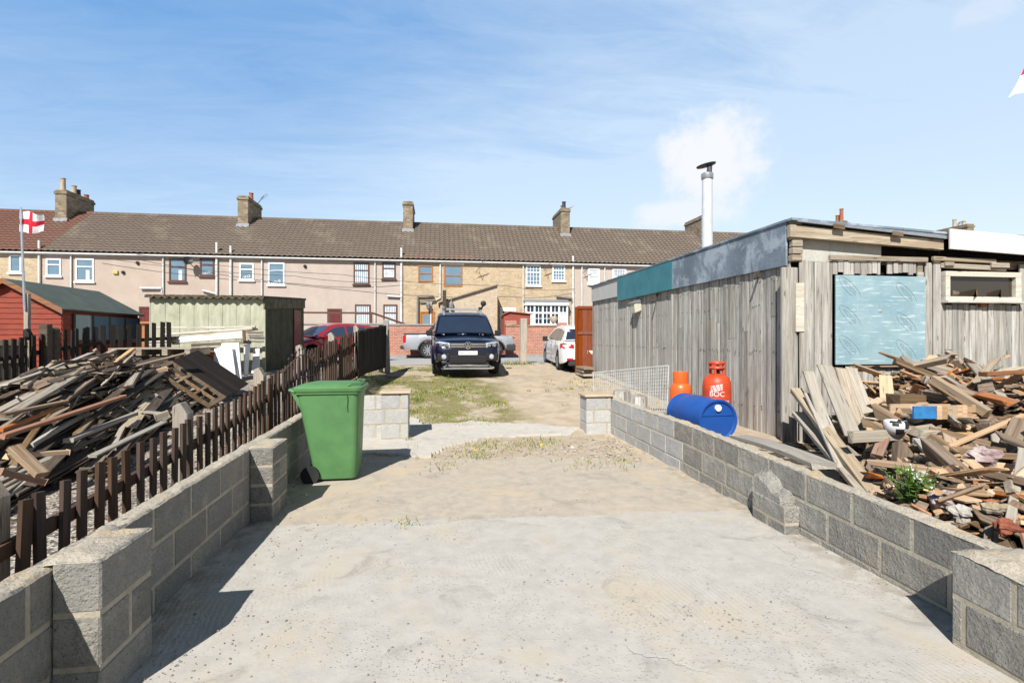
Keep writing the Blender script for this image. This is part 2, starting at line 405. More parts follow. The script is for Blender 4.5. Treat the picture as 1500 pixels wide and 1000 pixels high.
def in_poly(x, y, poly):
    r = False; n = len(poly)
    for i in range(n):
        (x0, y0), (x1, y1) = poly[i], poly[(i+1) % n]
        if (y0 > y) != (y1 > y) and x < (x1 - x0) * (y - y0) / (y1 - y0) + x0: r = not r
    return r
def sheet(name, poly, step, dz, m, ragged=.08, amp=.004, flat=None):
    """Thin laid surface following the ground, with a slightly ragged edge and a skirt."""
    x0, x1 = min(p[0] for p in poly), max(p[0] for p in poly); y0, y1 = min(p[1] for p in poly), max(p[1] for p in poly)
    nx, ny = int((x1-x0)/step)+2, int((y1-y0)/step)+2
    b = MB(); idx = {}
    def vtx(i, j):
        if (i, j) not in idx:
            x, y = x0 + i*step, y0 + j*step
            z = (gh(x, y) if flat is None else flat) + dz + amp * noise.noise(Vector((x*1.3, y*1.3, 4)))
            idx[(i, j)] = len(b.v); b.v.append((x, y, z))
        return idx[(i, j)]
    cells = set()
    for i in range(nx):
        for j in range(ny):
            x, y = x0 + (i+.5)*step, y0 + (j+.5)*step
            nx_, ny_ = noise.noise(Vector((x*2.1, y*2.1, 1))), noise.noise(Vector((x*2.1, y*2.1, 9)))
            if in_poly(x + ragged*nx_*2, y + ragged*ny_*2, poly): cells.add((i, j))
    for i, j in cells:
        b.f.append([vtx(i,j), vtx(i+1,j), vtx(i+1,j+1), vtx(i,j+1)]); b.mi.append(0)
    for i, j in cells:
        for (di, dj, e) in ((-1,0,((0,1),(0,0))), (1,0,((1,0),(1,1))), (0,-1,((0,0),(1,0))), (0,1,((1,1),(0,1)))):
            if (i+di, j+dj) not in cells:
                a, c = vtx(i+e[0][0], j+e[0][1]), vtx(i+e[1][0], j+e[1][1])
                pa, pc = b.v[a], b.v[c]; k = len(b.v)
                b.v += [(pa[0],pa[1],pa[2]-.06), (pc[0],pc[1],pc[2]-.06)]
                b.f.append([c, a, k, k+1]); b.mi.append(0)
    return tag(b.build(name, m), kind='structure')

def slab_material(name, a, b, sand, combed):
    t = NT(name); v = t.coord(); n1 = t.noise(v, 1.1, 8, .68, .5); n2 = t.noise(v, 60, 5, .7); n3 = t.noise(v, 7, 7, .68)
    col = t.mix(t.ramp(n3, .3, .72), a, b)
    col = t.mix(t.math('MULTIPLY', t.ramp(n1, .50, .66), .85), col, sand)
    n4 = t.noise(v, 2.6, 8, .7, 1.0)
    col = t.mix(t.math('MULTIPLY', t.ramp(n4, .54, .68), .55), col, (.25,.235,.205))
    vo = t.n('TexVoronoi'); t.put(vo.inputs['Vector'], v); vo.inputs['Scale'].default_value = 75
    pr = t.n('SeparateColor', Color=vo.outputs['Color']).outputs[0]
    spk = t.math('MULTIPLY', t.math('MULTIPLY', t.ramp(vo.outputs['Distance'], .42, .3), t.math('GREATER_THAN', pr, .74)), t.ramp(t.noise(v, 1.9, 5, .65), .44, .60))
    col = t.mix(t.math('MULTIPLY', spk, .45), col, t.mix(t.n('SeparateColor', Color=vo.outputs['Color']).outputs[1], (.10,.10,.10), (.3,.27,.23)))
    h = t.math('ADD', t.math('MULTIPLY', n2, .5), t.math('MULTIPLY', n3, .45))
    if combed:
        sp = t.n('SeparateXYZ'); t.put(sp.inputs[0], v)
        w = t.math('SINE', t.math('ADD', t.math('MULTIPLY', sp.outputs[0], 190), t.math('ADD', t.math('MULTIPLY', sp.outputs[1], 26), t.math('MULTIPLY', n1, 34))))
        msk = t.ramp(t.noise(v, .8, 4, .5), .47, .66)
        wm = t.math('MULTIPLY', w, msk)
        h = t.math('ADD', h, t.math('MULTIPLY', wm, .14))
        col = t.mix(t.math('MULTIPLY', t.ramp(wm, .2, -1), .10), col, (.2,.19,.17))
    wv = t.n('VectorMath', operation='ADD'); t.put(wv.inputs[0], v); wn = t.n('TexNoise', noise_dimensions='3D'); t.put(wn.inputs['Vector'], v); wn.inputs['Scale'].default_value = 3.0; wn.inputs['Detail'].default_value = 6
    sc_ = t.n('VectorMath', operation='SCALE'); t.put(sc_.inputs[0], wn.outputs['Color']); sc_.inputs['Scale'].default_value = .5; t.put(wv.inputs[1], sc_.outputs[0])
    cr = t.n('TexVoronoi', feature='DISTANCE_TO_EDGE'); t.put(cr.inputs['Vector'], wv.outputs[0]); cr.inputs['Scale'].default_value = .62
    crack = t.math('MULTIPLY', t.ramp(cr.outputs['Distance'], .006, .001), t.ramp(t.noise(v, 1.3, 3), .55, .68))
    col = t.mix(t.math('MULTIPLY', crack, .2), col, (.09,.08,.065))
    sx = t.n('SeparateXYZ'); t.put(sx.inputs[0], v)
    edge = t.math('MAXIMUM', t.ramp(sx.outputs[0], -1.25, -1.6), t.ramp(sx.outputs[0], 2.6, 2.9))
    col = t.mix(t.math('MULTIPLY', edge, t.ramp(n3, .35, .65)), col, (.27,.235,.185))
    h = t.math('SUBTRACT', t.math('ADD', h, t.math('MULTIPLY', spk, 1.0)), t.math('MULTIPLY', crack, .8))
    t.bump(h, .55, .008)
    return t.done(col, .93, 0, .12)
M_SLAB = slab_material('brushed_concrete', (.425,.405,.37), (.36,.345,.315), (.43,.375,.295), True)
M_SLAB2 = slab_material('sandy_concrete', (.42,.37,.305), (.345,.305,.25), (.45,.37,.265), False)
M_PATH = slab_material('pale_concrete', (.47,.445,.405), (.41,.385,.345), (.46,.41,.33), False)
WL, WR = -1.60, 2.89
sheet('driveway', [(WL,-3.5),(WR,-3.5),(WR,4.35),(WL,4.55)], .05, .0245, M_SLAB, .03)
sheet('concrete_slab', [(WL,3.9),(WR,3.9),(WR,6.05),(2.0,6.55),(.8,6.7),(.1,6.75),(-.6,6.9),(WL,7.05)], .05, .016, M_SLAB2, .12)
pp = [on_z(px, py, .02) for px, py in ((505,662),(560,664),(625,668),(660,652),(710,640),(760,637),(830,637),(846,628),(800,624),(735,622),(690,620),(640,625),(618,625),(600,618),(500,622))]
sheet('path', [(p.x, p.y) for p in pp], .05, .03, M_PATH, .06)
t = NT('asphalt'); v = t.coord(); n1 = t.noise(v, .5, 6); n2 = t.noise(v, 60, 4, .7)
t.bump(n2, .5, .006); M_ASPH = t.done(t.mix(t.ramp(n1, .3, .7), (.27,.275,.285), (.34,.335,.33)), .9, 0, .2)
b = MB(); b.grid([[(x, y, z) for x in (-80, 80)] for y, z in ((18.2, .56), (18.7, ROAD_Z + .004), (25.75, ROAD_Z + .004))]); b.f = [f[::-1] for f in b.f]
tag(b.build('road', M_ASPH), kind='structure')
M_KERB = rocky('kerb_stone', (.33,.32,.30), (.25,.24,.225), 3, 0)
b = MB(); b.cub(-60, 60, 25.75, 31.2, ROAD_Z - .2, ROAD_Z + .1)
tag(b.build('pavement', M_KERB), kind='structure')

# ------------------------------------------------------------------ grass, weeds, stones
t = NT('grass_blades'); col = t.vary(c4((.12,.18,.03)), .45, True, .35)
rr = t.n('NewGeometry').outputs['Random Per Island']
M_GRASS = t.done(t.mix(t.ramp(t.math('FRACT', t.math('MULTIPLY', rr, 17.3)), .55, .75), col, (.34,.28,.12)), .7, 0, .2)
t = NT('leaf_green'); M_LEAF = t.done(t.vary(c4((.09,.17,.03)), .35, True, .2), .55, 0, .3)
M_YEL = plain('yellow_petal', (.75,.55,.02), .6, 0, .2)
M_WPET = plain('white_petal', (.8,.8,.78), .6, 0, .2)
def blades(b, x, y, z, n, h, spread, rnd):
    for _ in range(n):
        a = rnd.random() * 6.28; px, py = x + rnd.gauss(0, spread), y + rnd.gauss(0, spread)
        hh = h * rnd.uniform(.5, 1.3); w = .004 + .05 * hh; l = Vector((rnd.gauss(0, .5), rnd.gauss(0, .5), 1)).normalized() * hh
        c, s_ = math.cos(a) * w, math.sin(a) * w
        zz = gh(px, py) if z is None else z
        b.add([(px - c, py - s_, zz - .004), (px + c, py + s_, zz - .004), (px + l.x, py + l.y, zz + l.z)], [(0, 1, 2)])
rg = random.Random(5); b = MB(); fl = MB(); nb = 0
while nb < 15000:
    x, y = rg.uniform(-1.75, 3.4), rg.uniform(9.0, 17.6)
    dens = noise.noise(Vector((x*.85, y*.85, 3))) + .5 * noise.noise(Vector((x*2.6, y*2.6, 7)))
    px_bias = .55 * ss(.9, 2.2, x) - .1 * ss(1.2, .2, x) + .2 * ss(12.6, 14, y) - .12 * (1 - ss(9.2, 10.5, abs(y - 11.5) + 8))
    if dens < .02 + px_bias: continue
    if .75 < x < 1.75 and y > 14: continue
    blades(b, x, y, None, 4, .034 + .045 * max(0, dens), .035, rg); nb += 4
    if rg.random() < .004:
        fl.lathe([(.017, 0), (.018, .01), (.008, .014)], 7, (x, y, gh(x, y) + .06))
for px, py, n, h, sp_ in ((700,668,110,.05,.14),(690,650,140,.05,.2),(740,652,190,.05,.28),(790,648,120,.05,.2),(670,662,80,.045,.16),(770,650,60,.05,.14),(800,643,70,.06,.14),(660,680,40,.04,.12),(720,645,60,.05,.15),
                      (595,768,26,.04,.06),(850,680,40,.05,.18),(900,678,45,.06,.16),(598,645,40,.09,.05),(607,655,24,.06,.05),(640,690,20,.04,.08),(610,600,120,.09,.09),(612,612,80,.08,.08),(760,540,0,0,0)):
    p = on_z(px, py, .02)
    if n: blades(b, p.x, p.y, .028 if p.y < 7.0 else None, n, h, sp_, rg)
for px, py in ((696,664),(793,656)):
    p = on_z(px, py, .03); fl.lathe([(.022, 0), (.026, .012), (.01, .018)], 8, (p.x, p.y, gh(p.x, p.y) + .07))
q = on_y(762, 528, 20)
for i in range(60): blades(b, q.x + rg.gauss(-.35, .5), 18.1 + rg.random() * .5, .64, 5, .16, .06, rg)
for i in range(60): blades(b, rg.uniform(2.9, 4.6), rg.uniform(9.5, 15), None, 5, .09, .06, rg)
for i in range(90): blades(b, rg.uniform(-2.0, -1.7) , rg.uniform(9.0, 15), None, 5, .09, .06, rg)
tag(b.build('grass', M_GRASS), 'short patchy grass growing on the bare earth lot in front of the vehicles', 'grass', kind='stuff')
tag(fl.build('dandelion_flowers', M_YEL), 'yellow dandelion flowers dotted through the patchy grass', 'flowers', kind='stuff')
M_STONE = rocky('loose_stone', (.36,.33,.29), (.24,.22,.20), 8, .3, None, .5, 40, .01, .3)
M_RUBBLE = rocky('pale_rubble', (.42,.385,.33), (.33,.29,.24), 8, .35, None, .5, 40, .01, .4)
b = MB()
for i in range(1500):
    x = rg.uniform(WL + .02, WR - .02); y = rg.uniform(1.2, 7.0)
    if noise.noise(Vector((x*.9, y*.9, 2))) + .8 * (ss(WL + .9, WL, x) + ss(5.8, 7, y) + ss(WR - .5, WR, x)) < rg.random() * 1.1: continue
    b.rock((x, y, .027 + (0 if y < 4.3 else -.006)), rg.uniform(.003, .011) * (2 if rg.random() < .05 else 1), (1, .8, .6), rnd=rg)
for (px, py, n, sx_, sy_, big) in ((330, 945, 260, .35, .18, 1.1), (240, 985, 90, .2, .1, 1.1), (700, 960, 200, .4, .12, 1.2), (830, 850, 130, .25, .12, 1.1), (1040, 900, 160, .3, .15, 1.3), (590, 765, 60, .5, .05, 1.3), (400, 800, 60, .1, .3, 1.2)):
    q = on_z(px, py, .026)
    for _ in range(n // 2):
        x, y = q.x + rg.gauss(0, sx_), q.y + rg.gauss(0, sy_)
        if WL + .03 < x < WR - .03: b.rock((x, y, .029), rg.uniform(.0025, .007) * big * (1.6 if rg.random() < .08 else 1), (1, .8, .6), rnd=rg)
tag(b.build('grit', M_STONE), 'grit and small stones scattered over the concrete drive', 'grit', kind='stuff')
b = MB()
for i in range(650):
    k = rg.random()
    if k < .55:
        p = on_z(rg.gauss(890, 45), rg.gauss(652, 14), .03)
        if p.x > WR - .03: continue
    elif k < .93: p = Vector((rg.uniform(WL, WR), rg.gauss(7.1, .35), 0))
    else: p = Vector((WL + .05 + abs(rg.gauss(0, .12)), rg.uniform(4.4, 7.2), 0))
    if p.x < WL or p.x > WR - .02: continue
    b.rock((p.x, p.y, gh(p.x, p.y) + .015), rg.uniform(.006, .022) * (2.2 if rg.random() < .05 else 1), (1, .7, .55), rnd=rg)
tag(b.build('rubble', M_RUBBLE), 'broken pale rubble and mortar crumbs at the far end of the slab and by the block wall', 'rubble', kind='stuff')
b = MB()
for i in range(2600):
    x = -1.85 - abs(rg.gauss(0, 1.0)); y = rg.uniform(1.5, 13)
    if x < -5: continue
    b.rock((x, y, gh(x, y) + .006), rg.uniform(.008, .022), (1, .8, .6), rnd=rg)
tag(b.build('gravel', M_STONE), 'loose grey gravel covering the plot behind the picket fence', 'gravel', kind='stuff')
# ------------------------------------------------------------------ concrete block walls
def block_wall(name, label, runs, caps, tilt=None, seed=1, pale=lambda x, y: False):
    """runs: (x0,x1,y0,y1,z_top,n_courses,along,offset). Blocks 440x215, mortar core just behind the faces."""
    r = random.Random(seed); bl = MB(); mo = MB(); J = .016
    tz = tilt or (lambda y: 0)
    for (x0, x1, y0, y1, zt, nc, along, off, ch) in runs:
        a0, a1 = (x0, x1) if along == 'x' else (y0, y1)
        for c in range(nc):
            h = ch; z1 = zt - c * (h + J); z0 = z1 - h
            p = a0 - ((off + (c % 2) * .5) % 1) * .456
            while p < a1 - .03:
                q0, q1 = max(p, a0), min(p + .44, a1)
                p += .456
                if q1 - q0 < .03: continue
                if q0 > a0: q0 += r.uniform(-.002, .002)
                e = [r.uniform(-.002, .002) for _ in range(4)]
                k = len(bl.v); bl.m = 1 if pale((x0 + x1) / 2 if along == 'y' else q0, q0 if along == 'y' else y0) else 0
                if along == 'y': bl.cub(x0 + e[0], x1 + e[1], q0, q1, z0, z1)
                else: bl.cub(q0, q1, y0 + e[0], y1 + e[1], z0, z1)
                bl.v[k:] = [(v[0], v[1], v[2] + tz(v[1]) + r.uniform(-.0015, .0015)) for v in bl.v[k:]]
        i = .0045; n = 8; k = len(mo.v)
        for s in range(n):
            if along == 'y': mo.cub(x0+i, x1-i, lerp(y0+i, y1-i, s/n), lerp(y0+i, y1-i, (s+1)/n), zt - nc*(ch+J), zt - .012)
            else: mo.cub(lerp(x0+i, x1-i, s/n), lerp(x0+i, x1-i, (s+1)/n), y0+i, y1-i, zt - nc*(ch+J), zt - .012)
        mo.v[k:] = [(v[0], v[1], v[2] + tz(v[1])) for v in mo.v[k:]]
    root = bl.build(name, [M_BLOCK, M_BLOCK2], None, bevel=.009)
    tag(root, label, 'block wall')
    mo.build('mortar', M_MORTAR, root)
    # uneven smear of mortar left along the top
    cp = MB()
    for (x0, x1, y0, y1, zt, hgt, along) in caps:
        L = (x1 - x0) if along == 'x' else (y1 - y0); n = max(4, int(L / .03)); m = 12; rows = []
        for i in range(n + 1):
            row = []
            for j in range(m + 1):
                u, w = i / n, j / m
                x, y = (lerp(x0, x1, u), lerp(y0, y1, w)) if along == 'x' else (lerp(x0, x1, w), lerp(y0, y1, u))
                edge = min(1, min(w, 1 - w) * 7) * min(1, min(u, 1 - u) * L / .05)
                nz = .5 + .5 * noise.noise(Vector((x*7, y*7, zt))) + .55 * noise.noise(Vector((x*22, y*22, 3)))
                z = zt + tz(y) - .010 + hgt * max(0, nz) * (.3 + .7 * edge) + .006 * edge
                sh = .008 * noise.noise(Vector((x*15, y*15, 8)))
                row.append((x + (sh if along == 'y' else 0), y + (sh if along == 'x' else 0), z))
            rows.append(row)
        cp.grid(rows)
        if along == 'y': cp.f = cp.f
    if cp.v: cp.build('mortar_bed', M_CAP, root, smooth=50)
    return root
LX0, LX1 = -1.715, -1.60
tl = lambda y: .012 * (y - 3) * (1 if y > 3 else 0) * .6
block_wall('block_wall', 'low grey block wall with two piers on the left of the drive, shaded side facing in',
    [(LX0, LX1, -2.2, 8.16, .63, 3, 'y', .15, .215), (LX1 + .002, -1.41, 2.40, 2.80, .655, 3, 'y', 0, .215), (LX1 + .002, -1.41, 4.70, 5.14, .635, 4, 'y', 0, .15)],
    [(LX0, LX1, -2.2, 8.16, .63, .022, 'y'), (LX1 - .04, -1.41, 2.40, 2.80, .655, .028, 'y'), (LX1 - .04, -1.41, 4.70, 5.14, .635, .02, 'y')], tl, 3)
cr = block_wall('block_wall', 'short pale block wall with a slab-capped end pier just beyond the green bin',
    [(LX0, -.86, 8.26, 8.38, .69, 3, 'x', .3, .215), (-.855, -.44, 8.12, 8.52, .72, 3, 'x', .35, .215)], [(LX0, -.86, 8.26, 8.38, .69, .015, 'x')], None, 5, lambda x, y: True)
b = MB(); b.cub(-.88, -.40, 8.09, 8.55, .735, .775); b.build('coping_slab', M_COPING, cr, bevel=.008)
tr_ = lambda y: -.030 * max(0, 5.6 - y) if y > 1 else -.030 * 4.6
rw = block_wall('block_wall', 'low lit block wall with broken piers along the right of the drive',
    [(WR, WR + .115, .6, 8.26, .585, 2, 'y', .25, .215), (WR, WR + .115, .6, 8.26, .13, 1, 'y', .6, .2),
     (2.755, WR - .002, 3.74, 4.17, .30, 2, 'y', 0, .13), (2.63, WR - .002, 1.55, 2.29, .60, 3, 'y', 0, .215),
     (2.47, 2.90, 8.27, 8.66, .60, 3, 'x', .2, .2)],
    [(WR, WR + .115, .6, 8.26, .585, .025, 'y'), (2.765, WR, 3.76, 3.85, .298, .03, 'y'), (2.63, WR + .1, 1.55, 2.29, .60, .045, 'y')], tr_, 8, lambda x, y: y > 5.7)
b = MB(); b.cub(2.44, 2.93, 8.24, 8.69, .612, .655); b.build('coping_slab', M_COPING, rw, bevel=.01)
# broken upper block of the middle pier, with torn mortar left on the wall behind
rb = random.Random(2)
def shard(x0, x1, prof, zb):
    """A broken block: jagged sloping top over a flat bed. prof: (y, z)."""
    rows = []; n = 5
    for (y, z) in prof:
        rows.append([(x0, y, zb)] + [(lerp(x0, x1, k / n), y + rb.uniform(-.012, .012), z + rb.uniform(-.02, .02) + .05 * k / n) for k in range(n + 1)] + [(x1, y, zb)])
    b = MB(); b.grid(rows, closed=True); m = n + 3; b.f += [list(range(m)), list(range((len(rows)-1)*m, len(rows)*m))[::-1]]; b.mi += [0, 0]
    return b
shard(2.765, 2.888, [(3.80, .275), (3.86, .30), (3.92, .29), (3.98, .345), (4.04, .36), (4.10, .40), (4.155, .385)], .245).build('broken_block', M_BLOCK, rw, bevel=.004)
# ------------------------------------------------------------------ picket fences
def picket_mesh(h, w, t, m, top='flat'):
    b = MB(); b.prism([(-t/2, -w/2, 0), (-t/2, w/2, 0), (-t/2, w/2, h - .005), (-t/2, -w/2, h + .005)], (t, 0, 0)); return b.mesh('picket', m)
def fence(name, label, line, ztop, zbot, pitch, w, m, post_at, post_m, post_extra, rails=(.18, .72), seed=1, post_w=.12):
    r = random.Random(seed); root = empty(name, (line[0][0], line[0][1], zbot(line[0][1])), label, 'fence')
    base = Vector(root.location); pts = [Vector((a, b_, 0)) for a, b_ in line]
    segs = [(p, q, (q - p).length) for p, q in zip(pts, pts[1:])]; tot = sum(s[2] for s in segs)
    def pos(s):
        for p, q, l in segs:
            if s <= l + 1e-6: return p.lerp(q, min(1, s / l)), math.atan2((q - p).x, (q - p).y)
            s -= l
        return pts[-1], math.atan2((segs[-1][1] - segs[-1][0]).x, (segs[-1][1] - segs[-1][0]).y)
    me = [picket_mesh(1.0, w * k, .022, m) for k in (1, .93, 1.05)]
    n = int(tot / pitch); done = 0
    for i in range(n + 1):
        p, a = pos(i * pitch)
        o = bpy.data.objects.new('picket', me[r.randrange(3)]); COL.objects.link(o); o.parent = root
        zb = zbot(p.y) + .03; h = ztop(p.y) - zb + r.uniform(-.012, .012)
        o.location = (p.x - base.x + .03 * math.cos(a), p.y - base.y - .03 * math.sin(a), zb - base.z); o.scale = (1, 1, h)
        o.rotation_euler = (r.gauss(0, .012), r.gauss(0, .01), -a)
    for k in rails:
        b = MB(); s = 0; st = []
        m_ = max(2, int(tot / .6))
        for i in range(m_ + 1):
            p, a = pos(tot * i / m_); st.append(Vector((p.x, p.y, lerp(zbot(p.y), ztop(p.y), k))) - base)
        for p, q in zip(st, st[1:]): b.bar(p, q, .035, .075)
        b.build('rail', m, root)
    for s in post_at:
        p, a = pos(s); h = ztop(p.y) + post_extra - zbot(p.y)
        b = MB(); x0 = p.x - base.x - .075; y0 = p.y - base.y; z0 = zbot(p.y) - base.z - .1; q = post_w / 2
        b.prism([(x0 - q, y0 - q, z0), (x0 + q, y0 - q, z0), (x0 + q, y0 - q, z0 + h), (x0, y0 - q, z0 + h + .1), (x0 - q, y0 - q, z0 + h + .07)], (0, post_w, 0))
        b.build('post', post_m, root, bevel=.006)
    return root
zt = lambda y: pw([(1, .72), (2.6, .77), (5.9, .99), (8.6, 1.36), (10, 1.52), (12.6, 1.77), (15.6, 1.93)], y)
zb_ = lambda y: gh(-2.3, y) - .02
fence('picket_fence', 'brown stained picket fence on the left, rising up the plot beyond the block wall', [(-2.1, .9), (-2.1, 9), (-1.95, 12), (-1.62, 15.5)], zt, zb_, .153, .066, W_PICKET, [1.95, 3.9, 5.85, 7.75, 9.8, 12], W_POST, .13, seed=4)
# back fence by the red shed
zt2 = lambda y: pw([(7.5, 1.42), (9.4, 1.55), (11, 1.75), (12.5, 1.95), (13.8, 2.05)], y)
zb2 = lambda y: gh(-7, y) - .02
fence('picket_fence', 'dark picket fence between the timber pile and the red shed', [(-7.15, 6.0), (-7.1, 9.2), (-7.05, 11.6), (-5.9, 12.7)], zt2, zb2, .15, .085, W_PICKETD, [.3, 2.2, 4.2], W_PICKETD, .12, seed=9, post_w=.1)
# far gate section of close boarding where the fence meets the road
zt3 = lambda y: pw([(11, 1.68), (15.6, 1.98)], y)
fence('board_fence', 'dark close-boarded length of fence beside the parked pickup, at the road end', [(-1.82, 12.2), (-1.56, 15.7)], zt3, zb_, .1, .094, W_PICKETD, [3.4], W_PICKETD, .02, seed=12)
b = MB(); p0 = Vector((-1.48, 15.9, .55)); b.bar(p0, p0 + Vector((-.05, .05, 1.6)), .16, .13, (0,1,0))
b.v = [(v[0], v[1], v[2]) for v in b.v]
tag(b.build('gatepost', M_KERB, None, bevel=.015), 'leaning grey concrete gatepost at the road end of the dark fence', 'gatepost')
q = on_y(766, 531, 18.6)
b = MB(); b.cub(-.12, .12, -.1, .1, -.3, 1.72); o = b.build('sleeper_post', W_POST, None, bevel=.012); o.location = (q.x, q.y, .6); o.rotation_euler = (0, .015, .1)
tag(o, 'thick upright grey timber post standing in grass right of the dark pickup', 'post')

# iron gate top behind the bin
root = empty('iron_gate', (-1.95, 7.0, gh(-1.95, 7)), 'black wrought iron gate with arched top leaning by the picket fence behind the bin', 'gate')
b = MB(); Wd = 1.5; n = 11
def arch(u): return 1.02 + .16 * math.sin(PI * u) ** 1.5 if True else 0
b.tube([(0.06 * u, Wd * u, arch(u)) for u in [i / 24 for i in range(25)]], .009, 6)
b.build('top_rail', plain('rusty_iron', (.16,.09,.06), .8, .3), root)
M_IRON = plain('wrought_iron', (.03,.03,.035), .55, .5)
b = MB()
for z in (.12, .85): b.tube([(0, 0, z), (.06, Wd, z)], .009, 6)
for i in range(n):
    u = i / (n - 1); h = arch(u) + (.12 if 0 < i < n - 1 else 0)
    b.tube([(.06*u, Wd*u, 0.05), (.06*u, Wd*u, h - .06), (.06*u, Wd*u, h - .03), (.06*u, Wd*u, h)], [.007, .007, .018, .002], 6)
b.build('bars', M_IRON, root)

# ------------------------------------------------------------------ green wheelie bin
M_BIN = plain('green_plastic', (.085,.205,.075), .5, 0, .35, .18, 5, .06)
root = empty('wheelie_bin', (-1.17, 6.10, .016), 'green wheelie bin with its lid shut beside the left block wall', 'bin')
b = MB()
def rr(w, d, r, z, xo=0, n=4):
    pts = []
    for cx, cy, a0 in ((w/2-r, d/2-r, 0), (-w/2+r, d/2-r, PI/2), (-w/2+r, -d/2+r, PI), (w/2-r, -d/2+r, 1.5*PI)):
        for i in range(n + 1):
            a = a0 + PI/2 * i / n; pts.append((xo + cx + r*math.cos(a), cy + r*math.sin(a), z))
    return pts
rows = [rr(.44, .44, .06, .03, .06), rr(.46, .46, .07, .06, .055), rr(.50, .48, .07, .25, .045), rr(.62, .54, .07, .80, 0), rr(.655, .565, .07, .965, -.01), rr(.70, .60, .07, .975, -.01), rr(.70, .60, .07, 1.0, -.01)]
b.grid(rows, closed=True); b.f.append(list(range(20))[::-1]); b.mi.append(0)
b.cub(-.30, -.26, -.2, .2, .86, .93)
body = b.build('body', M_BIN, root, smooth=40)
b = MB(); b.tube([(.20, -.293, .955), (.205, -.287, .90), (.198, -.28, .84), (.203, -.272, .77)], .0035, 5); b.build('crack', M_BLACK, body)
b = MB()
rows = [rr(.72, .62, .08, .998, -.01), rr(.735, .63, .08, 1.008, -.01), rr(.735, .63, .08, 1.04, -.01), rr(.70, .60, .08, 1.056, -.01), rr(.45, .42, .06, 1.082, .0), rr(.30, .30, .06, 1.085, .0)]
b.grid(rows, closed=True); b.f.append(list(range(100, 120))); b.mi.append(0)
lid = b.build('lid', M_BIN, root, smooth=35)
b = MB(); b.tube([(.20, .30, 1.055), (.24, .30, 1.085), (.32, .24, 1.085), (.32, -.24, 1.085), (.24, -.3, 1.085), (.2, -.3, 1.055)], .009, 6); b.build('lid_rib', M_BIN, lid)
b = MB(); b.tube([(-.36, -.22, .99), (-.42, -.22, 1.015), (-.42, .22, 1.015), (-.36, .22, .99)], .016, 8)
for y in (-.2, 0, .2): b.prism([(-.43, y-.015, 1.03), (-.36, y-.015, 1.03), (-.29, y-.015, .80), (-.31, y-.015, .80)], (0, .03, 0))
b.build('handle', M_BIN, root, bevel=.004)
RX = Matrix.Rotation(PI/2, 3, 'X')
for sgn in (-1, 1):
    b = MB(); b.lathe([(.06, -.025), (.098, -.022), (.1, -.015), (.1, .015), (.098, .022), (.06, .025)], 24, (-.20, sgn * .25, .085), RX); b.build('wheel', M_RUBBER, root, smooth=40)
# ------------------------------------------------------------------ terrace
YF, YR, ZE, ZR = 31.0, 35.0, 6.36, 9.28
def render_mat(name, a, b): return rocky(name, a, b, 1.2, 0, None, .6, 30, .012, 0, False, tuple(x * .8 for x in b), (.58, .75), .6)
M_RENDER = render_mat('pebbledash_pink', (.41,.33,.28), (.46,.38,.325))
M_RENDER2 = render_mat('pebbledash_cream', (.43,.36,.31), (.48,.41,.36))
M_STONEW = brickwork('buff_stone', (.50,.39,.25), (.38,.29,.19), (.47,.40,.31), .33, .13, .014, blotch=(.30,.22,.14))
M_BUFF = brickwork('buff_brick', (.50,.40,.285), (.44,.345,.245), (.50,.43,.345), .225, .075, .01)
M_REDBRK = brickwork('red_brick', (.43,.15,.095), (.32,.11,.075), (.42,.34,.28), .225, .078, .012, blotch=(.52,.25,.18))
M_CHIM = brickwork('chimney_stone', (.33,.265,.18), (.15,.125,.09), (.25,.21,.16), .30, .14, .016, blotch=(.09,.075,.055), bump=.8)
def tile_mat(name, a, b, c):
    t = NT(name); v = t.coord(); n1 = t.noise(v, .7, 6, .65); n2 = t.noise(v, 8, 5, .7)
    col = t.mix(t.ramp(n2, .3, .7), a, b); col = t.mix(t.math('MULTIPLY', t.ramp(n1, .5, .68), .6), col, c)
    t.bump(n2, .3, .01); return t.done(col, .9, 0, .15)
M_TILE = tile_mat('brown_concrete_tile', (.175,.138,.11), (.115,.095,.08), (.23,.2,.155))
M_TILER = tile_mat('red_pantile', (.185,.095,.072), (.135,.075,.06), (.15,.115,.09))
M_ORANGE = plain('terracotta', (.30,.105,.06), .8)
M_POT = plain('buff_chimney_pot', (.40,.32,.23), .85)
M_LEAD = plain('lead_flashing', (.22,.23,.25), .7, .1)
M_WOODO = plain('orange_varnished_frame', (.36,.15,.045), .5)
M_BRF = plain('brown_upvc', (.10,.045,.032), .5)
M_MAR = plain('maroon_door', (.13,.02,.02), .45)
M_CURT = plain('net_curtain', (.6,.62,.64), .9)
M_GREYP = plain('grey_pipe', (.20,.19,.18), .6)
M_YELBOX = plain('yellow_alarm_box', (.55,.46,.12), .5)

